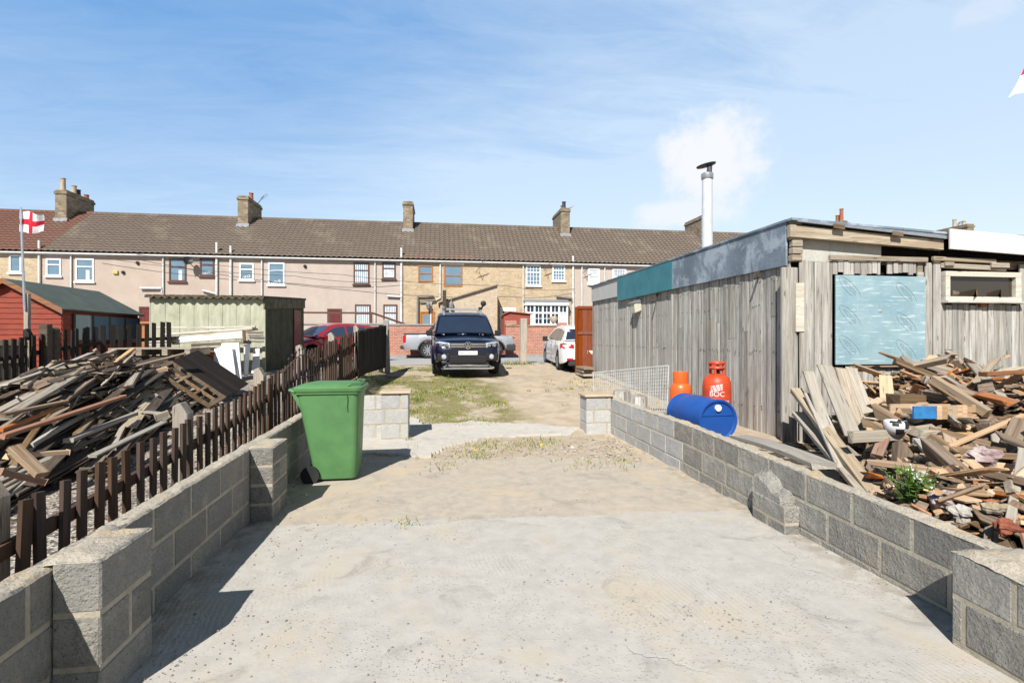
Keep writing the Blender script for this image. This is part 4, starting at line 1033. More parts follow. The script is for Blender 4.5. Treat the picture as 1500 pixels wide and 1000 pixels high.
def pickup(name, label, p, loc, rz, full):
    root = empty(name, loc, label, 'pickup truck', None, rz)
    st = [(0, .70, .50, .80, .02), (.05, .84, .46, .93, .03), (.16, .90, .44, 1.0, .035), (.45, .955, .42, 1.055, .05), (1.25, .97, .35, 1.12, .05), (1.5, .97, .35, 1.14, .0), (3.45, .97, .36, 1.15, 0), (5.0, .965, .42, 1.15, 0), (5.2, .94, .45, 1.13, 0)]
    lower_body(root, 'body', p, st, (.95, 4.05), .46)
    prof = [(1.22, 1.15), (1.62, 1.43), (2.0, 1.68), (2.22, 1.755), (2.7, 1.79), (3.2, 1.775), (3.40, 1.72), (3.52, 1.42), (3.58, 1.15)]
    cabin(root, p, prof, .905, .75, 1.13, None, (0, 2), (6, 7), [(1.72, 2.42), (2.5, 3.2)])
    for sx in (-1, 1):
        for y in (.95, 4.05):
            wheel(root, sx * .84, y, .39, .27, sx, M_ALLOY if full else M_ALLOY, 10)
            b = MB(); pts = [(sx * .975, y + .48 * math.cos(a), .36 + .48 * math.sin(a)) for a in [PI * k / 14 for k in range(15)]]; b.tube(pts, .035, 6); b.build('arch_trim', M_TRIM if not full else p, root, smooth=40)
        mirror(root, sx, .94, 1.62, 1.20, M_BLACK if full else p)
    handles(root, (2.3, 3.2), .975, 1.0, M_CHROME if full else p); seams(root, (1.55, 2.45, 3.42), st, .5, 1.12, .969)
    # load bed, roll bar, tail
    b = MB(); b.cub(-.80, .80, 3.66, 5.1, 1.135, 1.155); b.build('load_bed', M_DARK, root)
    b = MB()
    for sx in (-1, 1): b.bar((sx * .74, 3.62, 1.68), (sx * .80, 4.15, 1.15), .08, .12); b.cub(sx * .955 - .02, sx * .955 + .02, 3.6, 5.2, 1.12, 1.165)
    b.bar((-.74, 3.62, 1.68), (.74, 3.62, 1.68), .1, .06); b.build('roll_bar', M_TRIM, root, bevel=.01)
    for sx in (-1, 1):
        b = MB(); b.cub(sx * .90 - .06, sx * .90 + .06, 5.06, 5.215, .72, 1.08); b.build('tail_lamp', M_RED, root, bevel=.03, bseg=2)
    b = MB(); b.cub(-.93, .93, 5.12, 5.34, .44, .60); b.build('rear_bumper', M_TRIM, root, bevel=.03)
    # front end
    for sx in (-1, 1):
        b = MB(); b.prism([(sx*.50, .0, .85), (sx*.84, .12, .87), (sx*.90, .22, .99), (sx*.80, .12, 1.02), (sx*.50, .02, .985)], (0, .14, 0)); hl = b.build('headlight', M_LAMP, root, bevel=.012)
        b = MB()
        for xx in (.60, .75): b.lathe([(.055, 0), (.05, .02), (0, .03)], 14, (sx*xx, .0 + (.04 if xx > .7 else -.005), .93), Matrix.Rotation(PI/2, 3, 'X'))
        b.build('reflector', M_CHROME, hl, smooth=40)
        b = MB(); b.lathe([(.075, .0), (.055, .02), (0, .025)], 14, (sx*.66, -.0, .60), Matrix.Rotation(PI/2, 3, 'X')); b.build('fog_lamp', M_LAMP, root, smooth=40)
        b = MB(); b.box((sx*.68, .055, .585), (.36, .11, .22), Matrix.Rotation(sx*.16, 3, 'Z')); b.build('fog_surround', M_BLACK, root, bevel=.03)
    b = MB(); b.cub(-.49, .49, -.01, .14, .845, .985); gr = b.build('grille', M_BLACK, root, bevel=.01)
    b = MB()
    for z in (.875, .925, .965): b.cub(-.49, .49, -.025, .02, z - .011, z + .011)
    b.build('grille_bars', M_CHROME, gr)
    b = MB(); b.cub(-.52, .52, -.012, .1, .42, .63); b.build('lower_grille', M_BLACK, root, bevel=.01)
    b = MB()
    for z in (.5, .54, .58): b.cub(-.47, .47, -.022, -.012, z - .006, z + .006)
    b.build('lower_grille_bars', M_TRIM, root)
    b = MB(); b.cub(-.265, .265, -.03, -.015, .655, .765); b.cub(-.285, .285, -.014, .02, .635, .785, 1); pl = b.build('number_plate', [M_PLATE, M_BLACK], root)
    b = MB()
    for (u, w) in ((-.16, .13), (.1, .2)): b.cub(u - w/2, u + w/2, -.0315, -.0302, .685, .735)
    b.build('plate_characters', plain('faded_characters', (.5,.52,.53), .6), pl)
    if not full:
        b = MB(); b.cub(-.97, .97, -.03, .42, .34, .66); b.build('front_bumper', M_TRIM, root, bevel=.06, bseg=3)
    if full:
        # roundel with the letters on the grille
        b = MB(); pts = [(.098*math.cos(a), -.045, .925 + .098*math.sin(a)) for a in [2*PI*k/28 for k in range(29)]]; b.tube(pts, .011, 6)
        z0 = .925; yy = -.045
        def st_(p, q): b.bar((p[0], yy, z0 + p[1]), (q[0], yy, z0 + q[1]), .018, .012, (0, 1, 0))
        st_((-.036, .078), (0, .008)); st_((0, .008), (.036, .078)); st_((-.076, .045), (-.036, -.072)); st_((-.036, -.072), (0, .0)); st_((0, .0), (.036, -.072)); st_((.036, -.072), (.076, .045))
        em = b.build('emblem', M_CHROME, gr, smooth=40)
        b = MB(); b.lathe([(.095, 0), (.09, .006), (0, .007)], 24, (0, -.030, .925), Matrix.Rotation(PI/2, 3, 'X')); b.build('emblem_back', M_BLACK, gr)
        b = MB()
        for z, y, hwid in ((.285, -.07, .72), (.365, -.09, .58)): b.tube([(-hwid, y + .10, z + (.0)), (-hwid * .93, y, z), (hwid * .93, y, z), (hwid, y + .10, z)], .032 if z < .3 else .026, 8)
        b.tube([(-.72, .03, .285), (-.58, .01, .365)], .026, 8); b.tube([(.72, .03, .285), (.58, .01, .365)], .026, 8)
        b.build('nudge_bar', M_CHROME, root, smooth=40)
        b = MB(); b.cub(-.60, .60, .02, .3, .27, .47); b.build('bumper_skirt', M_TRIM, root, bevel=.04)
        # ladder rack, spot lamp
        b = MB()
        for y in (2.35, 3.25):
            b.tube([(-.60, y, 1.92), (.60, y, 1.92)], .02, 8)
            for sx in (-1, 1): b.box((sx * .60, y, 1.86), (.07, .1, .14))
        b.tube([(-.60, 2.35, 1.96), (.60, 2.35, 1.96)], .014, 8)
        rk = b.build('roof_rack', M_STEEL, root, bevel=.006)
        b = MB(); b.lathe([(.085, -.05), (.095, -.02), (.085, .05), (.03, .07)], 18, (.68, 2.3, 2.13), Matrix.Rotation(PI/2, 3, 'X')); b.tube([(.60, 2.35, 1.92), (.66, 2.33, 2.05)], .03, 6); b.lathe([(.06, 0), (.06, .08)], 10, (.58, 2.35, 1.93)); b.build('spot_lamp', M_BLACK, rk, smooth=40)
        b = MB(); b.lathe([(.05, 0), (.065, .05), (.03, .1)], 10, (-.60, 2.3, 1.93)); b.build('beacon', M_GREYP, rk, smooth=40)
        b = MB(); b.tube([(-.5, 1.27, 1.21), (.02, 1.33, 1.235)], .01, 5); b.tube([(.05, 1.27, 1.22), (.6, 1.35, 1.24)], .01, 5); b.build('wipers', M_BLACK, root)
        b = MB(); b.tube([(.56, 1.95, 1.64), (.56, 1.95, 1.66)], .04, 8); b.box((0, 2.0, 1.62), (.22, .02, .07)); b.build('rear_view_mirror', M_BLACK, root)
        b = MB()
        for sx in (-.36, .36): b.box((sx, 2.5, 1.35), (.42, .12, .5)); b.box((sx, 2.52, 1.65), (.22, .1, .16))
        b.build('seats', M_TRIM, root, bevel=.03)
    return root
q = at(686, 550, 14.45)
gz = gh(.85, 15.4) - .0
o = pickup('pickup_truck', 'dark navy pickup facing the camera, with a chrome nudge bar and a roof rack', P_NAVY, (.86, 14.4, gz), .02, True)
o.rotation_euler.x = math.atan2(gh(.85, 18.4) - gh(.85, 15.35), 3.1) * .9
a = on_y(588, 520, 24.0)
pickup('pickup_truck', 'silver pickup parked side-on against the brick wall, half hidden by the navy one', P_SILV, (a.x + 5.28, 24.95, ROAD_Z + .005), PI/2, False)

def hatch(name, label, p, loc, rz):
    root = empty(name, loc, label, 'car', None, rz)
    st = [(0, .62, .38, .58, .03), (.06, .74, .30, .68, .04), (.25, .82, .22, .76, .05), (.9, .885, .20, .90, .06), (1.15, .89, .20, .95, .0), (2.6, .895, .21, .985, 0), (3.7, .89, .24, 1.02, 0), (4.15, .85, .30, 1.03, 0), (4.32, .78, .36, .98, 0), (4.36, .72, .42, .90, 0)]
    lower_body(root, 'body', p, st, (.85, 3.45), .355)
    prof = [(1.0, .955), (1.4, 1.18), (1.78, 1.37), (2.1, 1.46), (2.6, 1.485), (3.2, 1.465), (3.7, 1.40), (3.92, 1.30), (4.22, 1.02)]
    cabin(root, p, prof, .82, .60, .965, None, (0, 2), (7, 8), [(1.38, 2.35), (2.43, 3.32), (3.4, 3.75)])
    for sx in (-1, 1):
        for y in (.85, 3.45): wheel(root, sx * .775, y, .315, .205, sx)
        mirror(root, sx, .84, 1.45, 1.0, M_BLACK if p is P_WHITE else p)
        b = MB(); b.prism([(sx*.88, 3.98, .80), (sx*.80, 4.30, .80), (sx*.50, 4.375, .82), (sx*.50, 4.375, .92), (sx*.79, 4.32, .965), (sx*.875, 4.0, .93)], (0, 0.03, 0)); b.build('tail_lamp', M_RED, root, bevel=.008)
        b = MB(); b.prism([(sx*.52, .03, .58), (sx*.80, .16, .62), (sx*.86, .36, .74), (sx*.70, .14, .70)], (0, .1, 0)); b.build('headlight', M_LAMP, root, bevel=.01)
        b = MB(); b.box((sx*.62, 4.375, .45), (.2, .03, .07)); b.build('reflector', M_RED, root)
    handles(root, (2.2, 3.1), .895, .86, p); seams(root, (1.3, 2.38, 3.22), st, .32, .95, .893)
    b = MB(); b.cub(-.66, .66, 4.22, 4.39, .22, .40); b.build('bumper_skirt', M_TRIM, root, bevel=.04)
    b = MB(); b.cub(-.26, .26, 4.372, 4.385, .62, .73); b.build('number_plate', M_PLATE, root)
    b = MB(); b.cub(-.56, .56, 3.78, 4.02, 1.40, 1.43); b.build('spoiler', p, root, bevel=.012)
    return root
# white hatchback: rear towards the camera, half behind the red-brown gate
c = at(834, 548, 16.6)
o = hatch('hatchback_car', 'white hatchback seen from behind, half hidden by the red-brown gate', P_WHITE, (c.x + .82, c.y + 4.2, gh(c.x + .8, c.y + 2.0) + .02), PI - .05)
o.rotation_euler.x = -.04
hatch('hatchback_car', 'red hatchback parked at an angle on the road behind the dark fence', P_RED, (-4.15 - 1.54, 21 - 1.54, ROAD_Z + .005), -PI/4)
# ------------------------------------------------------------------ grey boarded shed on the right
M_FELT = rocky('blue_grey_sheet', (.20,.245,.30), (.13,.165,.205), 1.6, 0, None, .4, 25, .004, 0, False, (.33,.39,.45), (.47,.62), 1.9)
M_TEAL = plain('teal_board', (.045,.185,.225), .6, 0, .3, .18, 3, .08)
M_GREYB = timber('pale_grey_board', (.48,.48,.47), (.38,.38,.37), 2, .1, False, False)
M_WHB = plain('off_white_board', (.60,.60,.58), .7, 0, .2, .10, 3, .06)
M_PANEL = rocky('pale_green_grey_panel', (.50,.49,.43), (.43,.425,.38), 3, 0, None, .25, 50, .003)
M_BLUEB = None
def insulation_mat():
    t = NT('foil_faced_blue_board'); v = t.coord(); st = t.coord((1.2, 1, 14)); sv = t.coord((9, 1, 1.5))
    n1 = t.noise(v, 2.2, 5); n2 = t.noise(st, 2.6, 5, .65); n3 = t.noise(sv, 2.0, 4)
    col = t.mix(t.ramp(n1, .3, .7), (.20,.32,.37), (.28,.40,.44))
    col = t.mix(t.math('MULTIPLY', t.ramp(n2, .54, .68), .7), col, (.60,.67,.68))
    col = t.mix(t.math('MULTIPLY', t.ramp(n3, .60, .72), .35), col, (.45,.52,.50))
    t.bump(t.math('ADD', n2, n3), .3, .006); return t.done(col, .45, .1, .5)
M_BLUEB = insulation_mat()
M_OWW = timber('flaking_white_frame', (.56,.54,.48), (.46,.43,.37), 0, .05, False, False, (.4,.35,.28))
SX, SY0, SY1, STOP = 4.865, 6.46, 15.65, 3.27
S = empty('workshop_shed', (SX, SY0, 0), 'long shed of silvery grey upright boards with a teal board along its roof edge', 'shed')
def s_(p): return Vector(p) - S.location
rs = random.Random(21)
# side wall: two lengths of boarding
def side_boards(y0, y1, zlo, zhi, w0, w1, m, name, xo, gap=.006, split=0):
    b = MB(); y = y0
    while y < y1 - .02:
        w = rs.uniform(w0, w1); e = min(y + w, y1); xx = SX + xo + rs.uniform(-.006, .008)
        zb = zlo(y) + rs.uniform(-.03, .02); zt_ = zhi + rs.uniform(-.03, .02)
        cuts = [zb, zt_]
        if rs.random() < split: cuts = [zb, lerp(zb, zt_, rs.uniform(.55, .72)), zt_]
        for a, c in zip(cuts, cuts[1:]):
            sk = rs.uniform(-.006, .006)
            b.box((xx - SX + .011 + (rs.uniform(-.004,.004)), (y + e) / 2 - SY0, (a + c) / 2), (.022, e - y - gap, c - a - .004), Matrix.Rotation(sk / 2, 3, 'X'))
        y = e
    return b.build(name, m, S, bevel=.003)
side_boards(SY0 + .0, 10.05, lambda y: .12 + .02 * (y - 6.4), 2.72, .09, .15, W_VERT, 'side_boarding', -.03, split=.3)
side_boards(10.06, SY1, lambda y: gh(SX, y) - .05, 2.82, .10, .14, W_VERTB, 'side_boarding', .0, .005)
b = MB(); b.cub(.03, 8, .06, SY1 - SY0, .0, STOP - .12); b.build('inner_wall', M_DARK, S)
# joint strip, nail lines, cracks
b = MB()
for i in range(300):
    y = rs.uniform(SY0, SY1); z = rs.choice((.55, 1.38, 1.4, 2.1, 2.45)) + rs.gauss(0, .015)
    xx = -.036 if y < 10 else -.006
    b.cub(xx - .004, xx + .002, y - SY0 - .006, y - SY0 + .006, z - .006, z + .006)
b.build('nail_heads', M_BLACK, S)
b = MB(); b.cub(-.05, -.032, 10.02 - SY0, 10.07 - SY0, .2, 2.65); b.build('joint_strip', W_VERTB, S)
# fascia boards along the roof edge
def fascia(y0, y1, z0a, z1a, z0b, z1b, m, name, x=-.075, t_=.03):
    b = MB(); b.prism([(x, y0 - SY0, z0a), (x, y1 - SY0, z0b), (x, y1 - SY0, z1b), (x, y0 - SY0, z1a)], (t_, 0, 0)); return b.build(name, m, S, bevel=.003)
def Z(px, py, x=SX - .07): return on_x(px, py, x)
a0, a1 = Z(1152, 389), Z(1152, 321); b0, b1 = Z(985, 423.5), Z(985, 379); fascia(a0.y, b0.y, a0.z, a1.z, b0.z, b1.z, M_FELT, 'grey_fascia', -.08)
a0, a1 = Z(985.5, 423.5), Z(985.5, 379); b0, b1 = Z(905, 441), Z(905, 405); fascia(a0.y, b0.y, a0.z, a1.z, b0.z, b1.z, M_TEAL, 'teal_fascia', -.09)
a0, a1 = Z(905, 434), Z(905, 407); b0, b1 = Z(866, 442), Z(866, 418); fascia(a0.y, b0.y, a0.z, a1.z, b0.z, b1.z, M_GREYB, 'pale_fascia', -.06)
# bulkhead light, brackets
p = Z(937, 449, SX - .0) - S.location
M_LENS = rocky('yellowed_lens', (.55,.53,.42), (.45,.44,.36), 30, 0, None, .3, 60)
b = MB(); b.prism([(-.004, p.y - .14, p.z - .11), (-.16, p.y - .14, p.z - .17), (-.20, p.y - .14, p.z + .08), (-.004, p.y - .14, p.z + .16)], (0, .28, 0)); L_ = b.build('bulkhead_lamp', M_LENS, S, bevel=.02)
b = MB(); b.prism([(-.002, p.y - .16, p.z + .09), (-.22, p.y - .16, p.z + .075), (-.22, p.y - .16, p.z + .10), (-.002, p.y - .16, p.z + .19)], (0, .32, 0)); b.build('hood', M_STEEL, L_)
for px, py, l in ((960, 437, .28), (1112, 400, .32)):
    p = Z(px, py) - S.location; b = MB(); b.bar((-.02, p.y, p.z + .1), (-.16, p.y - .02, p.z - l * .3), .03, .03); b.tube([(-.16, p.y - .02, p.z - l * .3), (-.05, p.y + .05, p.z - l * .2)], .01, 5); b.build('bracket', W_DARK, S)
# ---- front wall (faces the camera): built of boards on the plane y = SY0
def Q(px, py, dy=0): return on_y(px, py, SY0 + dy) - S.location
def front_boards(px0, px1, py_top, py_bot, wpx, m=W_VERT, dy=-.01, jag=.02, name='front_boarding', gap=.008):
    b = MB(); x0, x1 = Q(px0, 480).x, Q(px1, 480).x; zt_ = Q((px0+px1)/2, py_top).z; zb = Q((px0+px1)/2, py_bot).z if py_bot else .1
    x = x0
    while x < x1 - .02:
        w = rs.uniform(.85, 1.15) * wpx; e = min(x + w, x1)
        if x1 - e < .03: e = x1
        a, c = zb + rs.uniform(-jag, jag), zt_ + rs.uniform(-jag, jag); d_ = dy + rs.uniform(-.008, .008)
        cuts = [a, c]
        if rs.random() < .15 and c - a > 1: cuts = [a, lerp(a, c, rs.uniform(.3, .7)), c]
        for u, v in zip(cuts, cuts[1:]): b.box(((x+e)/2, d_ - .011, (u+v)/2), (e - x - gap, .022, v - u - .006), Matrix.Rotation(rs.uniform(-.004, .004), 3, 'Y'))
        x = e
    return b.build(name, m, S, bevel=.003)
front_boards(1167, 1216, 383, None, .115, dy=-.03)
front_boards(1216, 1285, 383, 402, .085, dy=-.03); front_boards(1296, 1338, 384, 402, .085, dy=-.028)
front_boards(1216, 1330, 537, None, .10, dy=.012)
front_boards(1352, 1374, 384, None, .11, dy=-.02)
front_boards(1366, 1490, 445, None, .10, dy=-.012)
front_boards(1490, 1640, 388, None, .11, dy=-.005); front_boards(1640, 1900, 388, None, .12, dy=-.005)
front_boards(1340, 1352, 528, None, .10, dy=-.03)
b = MB(); a, c = Q(1145, 392), Q(1167, 650); b.cub(a.x - .02, -.004 + .0 + .05, -.045, -.002, .1, a.z); b.cub(.052, Q(1168, 500).x - .004, -.02, .02, .1, a.z); b.build('corner_board', W_VERT, S, bevel=.004)
b = MB(); a, c = Q(1161, 415), Q(1173, 486); b.cub(a.x, c.x, -.075, -.047, c.z, a.z); b.build('white_batten', M_OWW, S, bevel=.004)
# rotten block-ends stacked on the corner
b = MB(); z = Q(1157, 384).z
for i in range(6): h = .1; b.box((.03 + rs.uniform(-.012, .012), -.03, z + h/2 + i * h), (.15, .1, h - .012), Matrix.Rotation(rs.uniform(-.08, .08), 3, 'Z'))
b.build('corner_packing', W_GREY, S, bevel=.008)
# eaves beam, roof sheet
a, c = Q(1153, 331), Q(1373, 353); d, e = Q(1153, 349), Q(1373, 368)
b = MB(); b.prism([(a.x - .02, -.10, d.z), (c.x, -.10, e.z), (c.x, -.10, c.z), (a.x - .02, -.10, a.z)], (0, .08, 0)); b.build('eaves_beam', W_GREY, S, bevel=.006)
ra, rc = Q(1153, 322), Q(1373, 344)
b = MB(); b.prism([(-.10, -.14, ra.z), (rc.x + .3, -.14, rc.z), (rc.x + 9, -.14, rc.z - .9), (rc.x + 9, -.14, rc.z - .93), (rc.x + .3, -.14, rc.z - .03), (-.10, -.14, ra.z - .03)], (0, SY1 - SY0 + .2, 0)); b.build('roof', M_FELT, S)
b = MB(); b.prism([(-.02, -.15, ra.z - .035), (rc.x, -.15, rc.z - .035), (rc.x, -.15, c.z + .002), (-.02, -.15, a.z + .03)], (0, .03, 0)); b.build('roof_edge', M_STEEL, S)
b = MB()
for px in (1216, 1300): q0 = Q(px, 337); b.box((q0.x, -.165, q0.z + (.01 if px < 1250 else -.09)), (.16, .03, .06), Matrix.Rotation(.1, 3, 'Y'))
b.build('roof_cleats', W_BROWN, S, bevel=.004)
# pale panels and the dark gap under the beam
for px0, px1 in ((1166, 1214), (1214.5, 1289)):
    a, c = Q(px0, 344, .05), Q(px1, 384, .05); b = MB(); b.cub(a.x, c.x, .03, .05, c.z, a.z); b.build('infill_panel', M_PANEL, S)
b = MB()
a, c = Q(1210, 376), Q(1352, 384)
b.box(((a.x + c.x)/2, -.06, (a.z + c.z)/2), (c.x - a.x, .05, .07)); b.box((Q(1405, 382).x, -.07, Q(1405, 382).z), (1.05, .05, .06), Matrix.Rotation(.02, 3, 'Y')); b.box((Q(1420, 392).x, -.05, Q(1420, 392).z), (1.1, .05, .07), Matrix.Rotation(.025, 3, 'Y')); b.box((Q(1455, 390).x, -.09, Q(1455, 390).z), (.3, .04, .07))
b.box((Q(1382, 388).x, -.08, Q(1382, 388).z), (.15, .04, .06)); b.box((Q(1345, 393).x, -.02, Q(1345, 393).z), (.09, .03, .2)); b.box((Q(1345, 405).x, -.03, Q(1345, 405).z), (.1, .03, .12))
b.build('ledger', W_GREY, S, bevel=.006)
a, c = Q(1372.5, 339), Q(1372.5, 368); d, e = Q(1600, 361), Q(1600, 386)
b = MB(); b.prism([(a.x, -.20, c.z), (d.x, -.20, e.z), (d.x, -.20, d.z), (a.x, -.20, a.z)], (0, .03, 0)); b.build('white_fascia', M_WHB, S, bevel=.003)
b = MB(); a = Q(1366, 370, .05); c = Q(1700, 400, .05); b.cub(a.x, c.x, .03, .05, c.z, a.z - .1); b.build('upper_backing', W_BROWN, S)
# foil-faced blue insulation board over an opening, with its printed marks
a, c = Q(1220, 403.5), Q(1348, 533)
b = MB(); b.cub(a.x, c.x, -.03 - .03, -.032, c.z, a.z); b.box((Q(1346, 470).x + .03, -.045, (a.z + c.z)/2), (.05, .02, a.z - c.z), Matrix.Rotation(.0, 3, 'Y'))
ib = b.build('insulation_board', M_BLUEB, S, bevel=.006); tag(ib, 'blue foil-faced insulation board with printed marks covering an opening')
M_INK = plain('faded_grey_print', (.19,.26,.29), .7)
tm = text_mesh('RECTICEL', .062, .0006)
for px, py in ((1240, 422), (1322, 430), (1240, 463), (1322, 473), (1240, 507), (1322, 513)):
    p = Q(px, py); o = bpy.data.objects.new('printed_mark', tm); COL.objects.link(o); o.parent = ib
    if not tm.materials: tm.materials.append(M_INK)
    o.location = (p.x, -.0615, p.z); o.rotation_euler = (PI/2, math.radians(42), 0)
b = MB(); ru = Matrix.Rotation(math.radians(42), 3, 'Y')
for px, py in ((1240, 422), (1322, 430), (1240, 463), (1322, 473), (1240, 507), (1322, 513)):
    p = Q(px, py)
    pts = [p + Vector((0, -.0615 - p.y, 0)) + ru @ Vector((.215 * math.cos(t_), 0, .07 * math.sin(t_))) for t_ in [PI * .1 + 1.55 * PI * k / 30 for k in range(31)]]
    b.tube(pts, .0022, 4)
b.build('printed_ovals', M_INK, ib)
b = MB(); p = Q(1283.5, 455.5); b.rock((p.x, -.063, p.z), .035, (1.2, .2, .7), rnd=rs); b.build('torn_patch', M_CAP, ib)
b = MB(); a = Q(1290, 536); b.box((a.x, -.05, a.z), (1.1, .04, .018)); b.build('ledge', W_BROWN, ib)
# small long window
a, c = Q(1377, 398), Q(1487, 442); fw = .075
b = MB(); yo, yi = -.09, .0
b.cub(a.x, c.x, yo, yi, a.z - fw, a.z); b.cub(a.x, c.x, yo, yi, c.z, c.z + fw * .8); b.cub(a.x, a.x + fw, yo, yi, c.z + fw * .8, a.z - fw); b.cub(c.x - fw * 1.3, c.x, yo, yi, c.z + fw * .8, a.z - fw)
b.cub(a.x - .02, c.x + .03, yo - .05, yi, c.z - .035, c.z - .002)
wf = b.build('window', M_OWW, S, bevel=.005)
b = MB(); b.cub(a.x + fw - .02, c.x - fw, -.03, -.025, c.z + .03, a.z - fw + .02)
b.build('pane', glassy('dusty_glass', (.028,.022,.015), .12), wf)
b = MB(); rr_ = random.Random(4)
for fx, r_ in ((.14, .09), (.46, .15), (.78, .12)): b.rock((lerp(a.x, c.x, fx), -.028, c.z + .11), r_, (1.6, .04, .6), rnd=rr_)
b.build('things_behind_glass', W_BROWN, wf)
b = MB(); p = Q(1433, 447); b.box((p.x, -.05, p.z), (.1, .06, .07)); b.build('block', W_ORANGE, wf)
# flue pipe through the roof
F_ = at(1036, 340, 10.3); fz = F_.z
fl_ = empty('flue_pipe', (F_.x, F_.y, 3.1), 'shiny steel stove flue with a tilted black cowl rising from the shed roof', 'flue')
b = MB(); zt_ = at(1036, 262, 10.3).z - 3.1; b.lathe([(.105, -.1), (.1, zt_), ], 24, cap=False); b.build('pipe', plain('bright_steel', (.70,.71,.72), .4, .35, .5, .1), fl_, smooth=40)
b = MB(); b.lathe([(.104, zt_ - .02), (.118, zt_), (.118, zt_ + .10), (.1, zt_ + .11), (.09, zt_ + .05)], 24, cap=False); b.build('collar', M_STEEL, fl_, smooth=40)
b = MB(); b.lathe([(0, .0), (.185, .01), (.19, .03), (0, .05)], 24, (-.02, 0, zt_ + .25), Matrix.Rotation(math.radians(-12), 3, 'Y'))
for dx in (.03, .06): b.tube([(dx, -.05, zt_ + .09), (dx + .01, -.05, zt_ + .27)], .011, 6); b.tube([(dx, .06, zt_ + .09), (dx + .01, .06, zt_ + .27)], .011, 6)
b.build('cowl', M_BLACK, fl_, smooth=35)
# red-brown gate at the far end
M_GATE = timber('red_brown_gate_wood', (.23,.07,.035), (.165,.05,.025), 2, .1, False, False)
a, c = on_y(846, 448, 15.95), on_y(868, 556, 15.95); b = MB(); z0 = gh(a.x, 15.95)
for i in range(3): x0_, x1_ = lerp(a.x, c.x, i/3), lerp(a.x, c.x, (i+1)/3); b.cub(x0_ + .0006, x1_ - .0006, 15.95, 15.99, z0, a.z)
b.cub(a.x, c.x, 15.92, 15.949, a.z - .1, a.z); b.cub(a.x, c.x, 15.925, 15.949, lerp(z0, a.z, .58), lerp(z0, a.z, .58) + .08); b.cub(a.x - .07, a.x - .003, 15.9, 16.02, z0, a.z - .03)
tag(b.build('gate', M_GATE, None, bevel=.006), 'tall red-brown boarded gate at the far corner of the grey shed', 'gate')
b = MB()
for k in range(3): b.box((SX - .35, 15.3 + rs.uniform(-.1, .1), gh(SX - .3, 15.3) + .08 + k * .1), (.35, .9, .07), Matrix.Rotation(rs.uniform(-.1, .1), 3, 'Z'))
tag(b.build('board_stack', W_GREY, None, bevel=.01), 'small stack of grey boards at the foot of the red-brown gate', 'boards')
# ------------------------------------------------------------------ blue drum, gas bottles, mesh panel
M_BLUE = plain('blue_plastic', (.012,.07,.29), .38, 0, .5, .12, 5, .03)
n0, n1 = at(1053, 616, 7.0), at(1003, 598, 7.86); n0.z = n1.z = .47
ax = (n0 - n1).normalized(); rot = Vector((0, 0, 1)).rotation_difference(ax).to_matrix()
L = .92; R_ = .29; st = n0 - ax * L
D_ = empty('drum', n0, 'blue plastic drum lying on its side behind the right block wall', 'drum'); 
b = MB(); o_ = st - n0
b.lathe([(0, .01), (R_ - .03, .01), (R_ - .01, .0), (R_, .03), (R_ - .012, .06), (R_ - .005, .25), (R_, .29), (R_, L - .29), (R_ - .004, L - .25), (R_ - .012, L - .06), (R_, L - .045), (R_ + .004, L - .02), (R_ - .006, L), (R_ - .03, L - .004), (R_ - .045, L - .03), (0, L - .026)], 48, o_, rot, cap=False)
b.build('body', M_BLUE, D_, smooth=40)
up = Vector((0, 0, 1)); rt = ax.cross(up).normalized()
b = MB(); b.lathe([(.045, 0), (.045, .03), (.038, .034), (0, .034)], 20, -ax * .03 + up * .17 - rt * .0, rot); b.build('bung', M_WHITE, D_, smooth=40)
b = MB(); b.bar(-ax * .024 + rt * .25 + up * .07, -ax * .024 - rt * .25 + up * .07, .012, .01); b.build('moulded_line', M_BLUE, D_)
def bottle(name, label, loc, r, h, m, big):
    t = empty(name, loc, label, 'gas bottle')
    b = MB()
    b.lathe([(r*.85, 0), (r*.88, .04), (r*.86, .05), (r*.97, .08), (r, .13), (r, h*.62), (r*.975, h*.69), (r*.86, h*.755), (r*.6, h*.80), (r*.3, h*.815), (0, h*.816)], 36, cap=False); b.build('body', m, t, smooth=40)
    if not big:
        b = MB(); b.lathe([(r*.70, h*.77), (r*.72, h*.80), (r*.72, h*.97), (r*.70, h), (r*.66, h*.97), (r*.64, h*.8)], 30, cap=False); b.build('collar', m, t, smooth=40)
        b = MB(); b.lathe([(.03, h*.8), (.03, h*.9), (.015, h*.92)], 10); b.build('valve', M_STEEL, t)
    else:
        b = MB(); rr_ = r*.46
        for k in range(4):
            a = PI/4 + k*PI/2; b.tube([(rr_*math.cos(a), rr_*math.sin(a), h*.79), (rr_*math.cos(a), rr_*math.sin(a), h*.97)], .022, 6)
        pts = [(rr_*math.cos(a), rr_*math.sin(a), h*.965) for a in [2*PI*k/24 for k in range(25)]]; b.tube(pts, .028, 6)
        pts = [(rr_*math.cos(a), rr_*math.sin(a), h*.90) for a in [PI*.3 + 1.5*PI*k/24 for k in range(25)]]; b.tube(pts, .028, 6)
        b.build('guard', m, t, smooth=40)
        b = MB(); b.lathe([(.05, h*.8), (.035, h*.86), (.035, h*.93), (.02, h*.94)], 10); b.tube([(0, 0, h*.88), (.03, -.09, h*.88)], .022, 6); b.build('valve', M_BLACK, t)
        b = MB(); b.lathe([(r*.30, h*.792), (r*.66, h*.772), (r*.64, h*.792), (r*.3, h*.812)], 24); b.build('neck_ring', M_RUBBER, t)
    return t
M_ORG = plain('orange_enamel', (.72,.115,.02), .38, 0, .45, .12, 5)
M_RORG = plain('red_orange_enamel', (.55,.062,.018), .45, 0, .4, .25, 7)
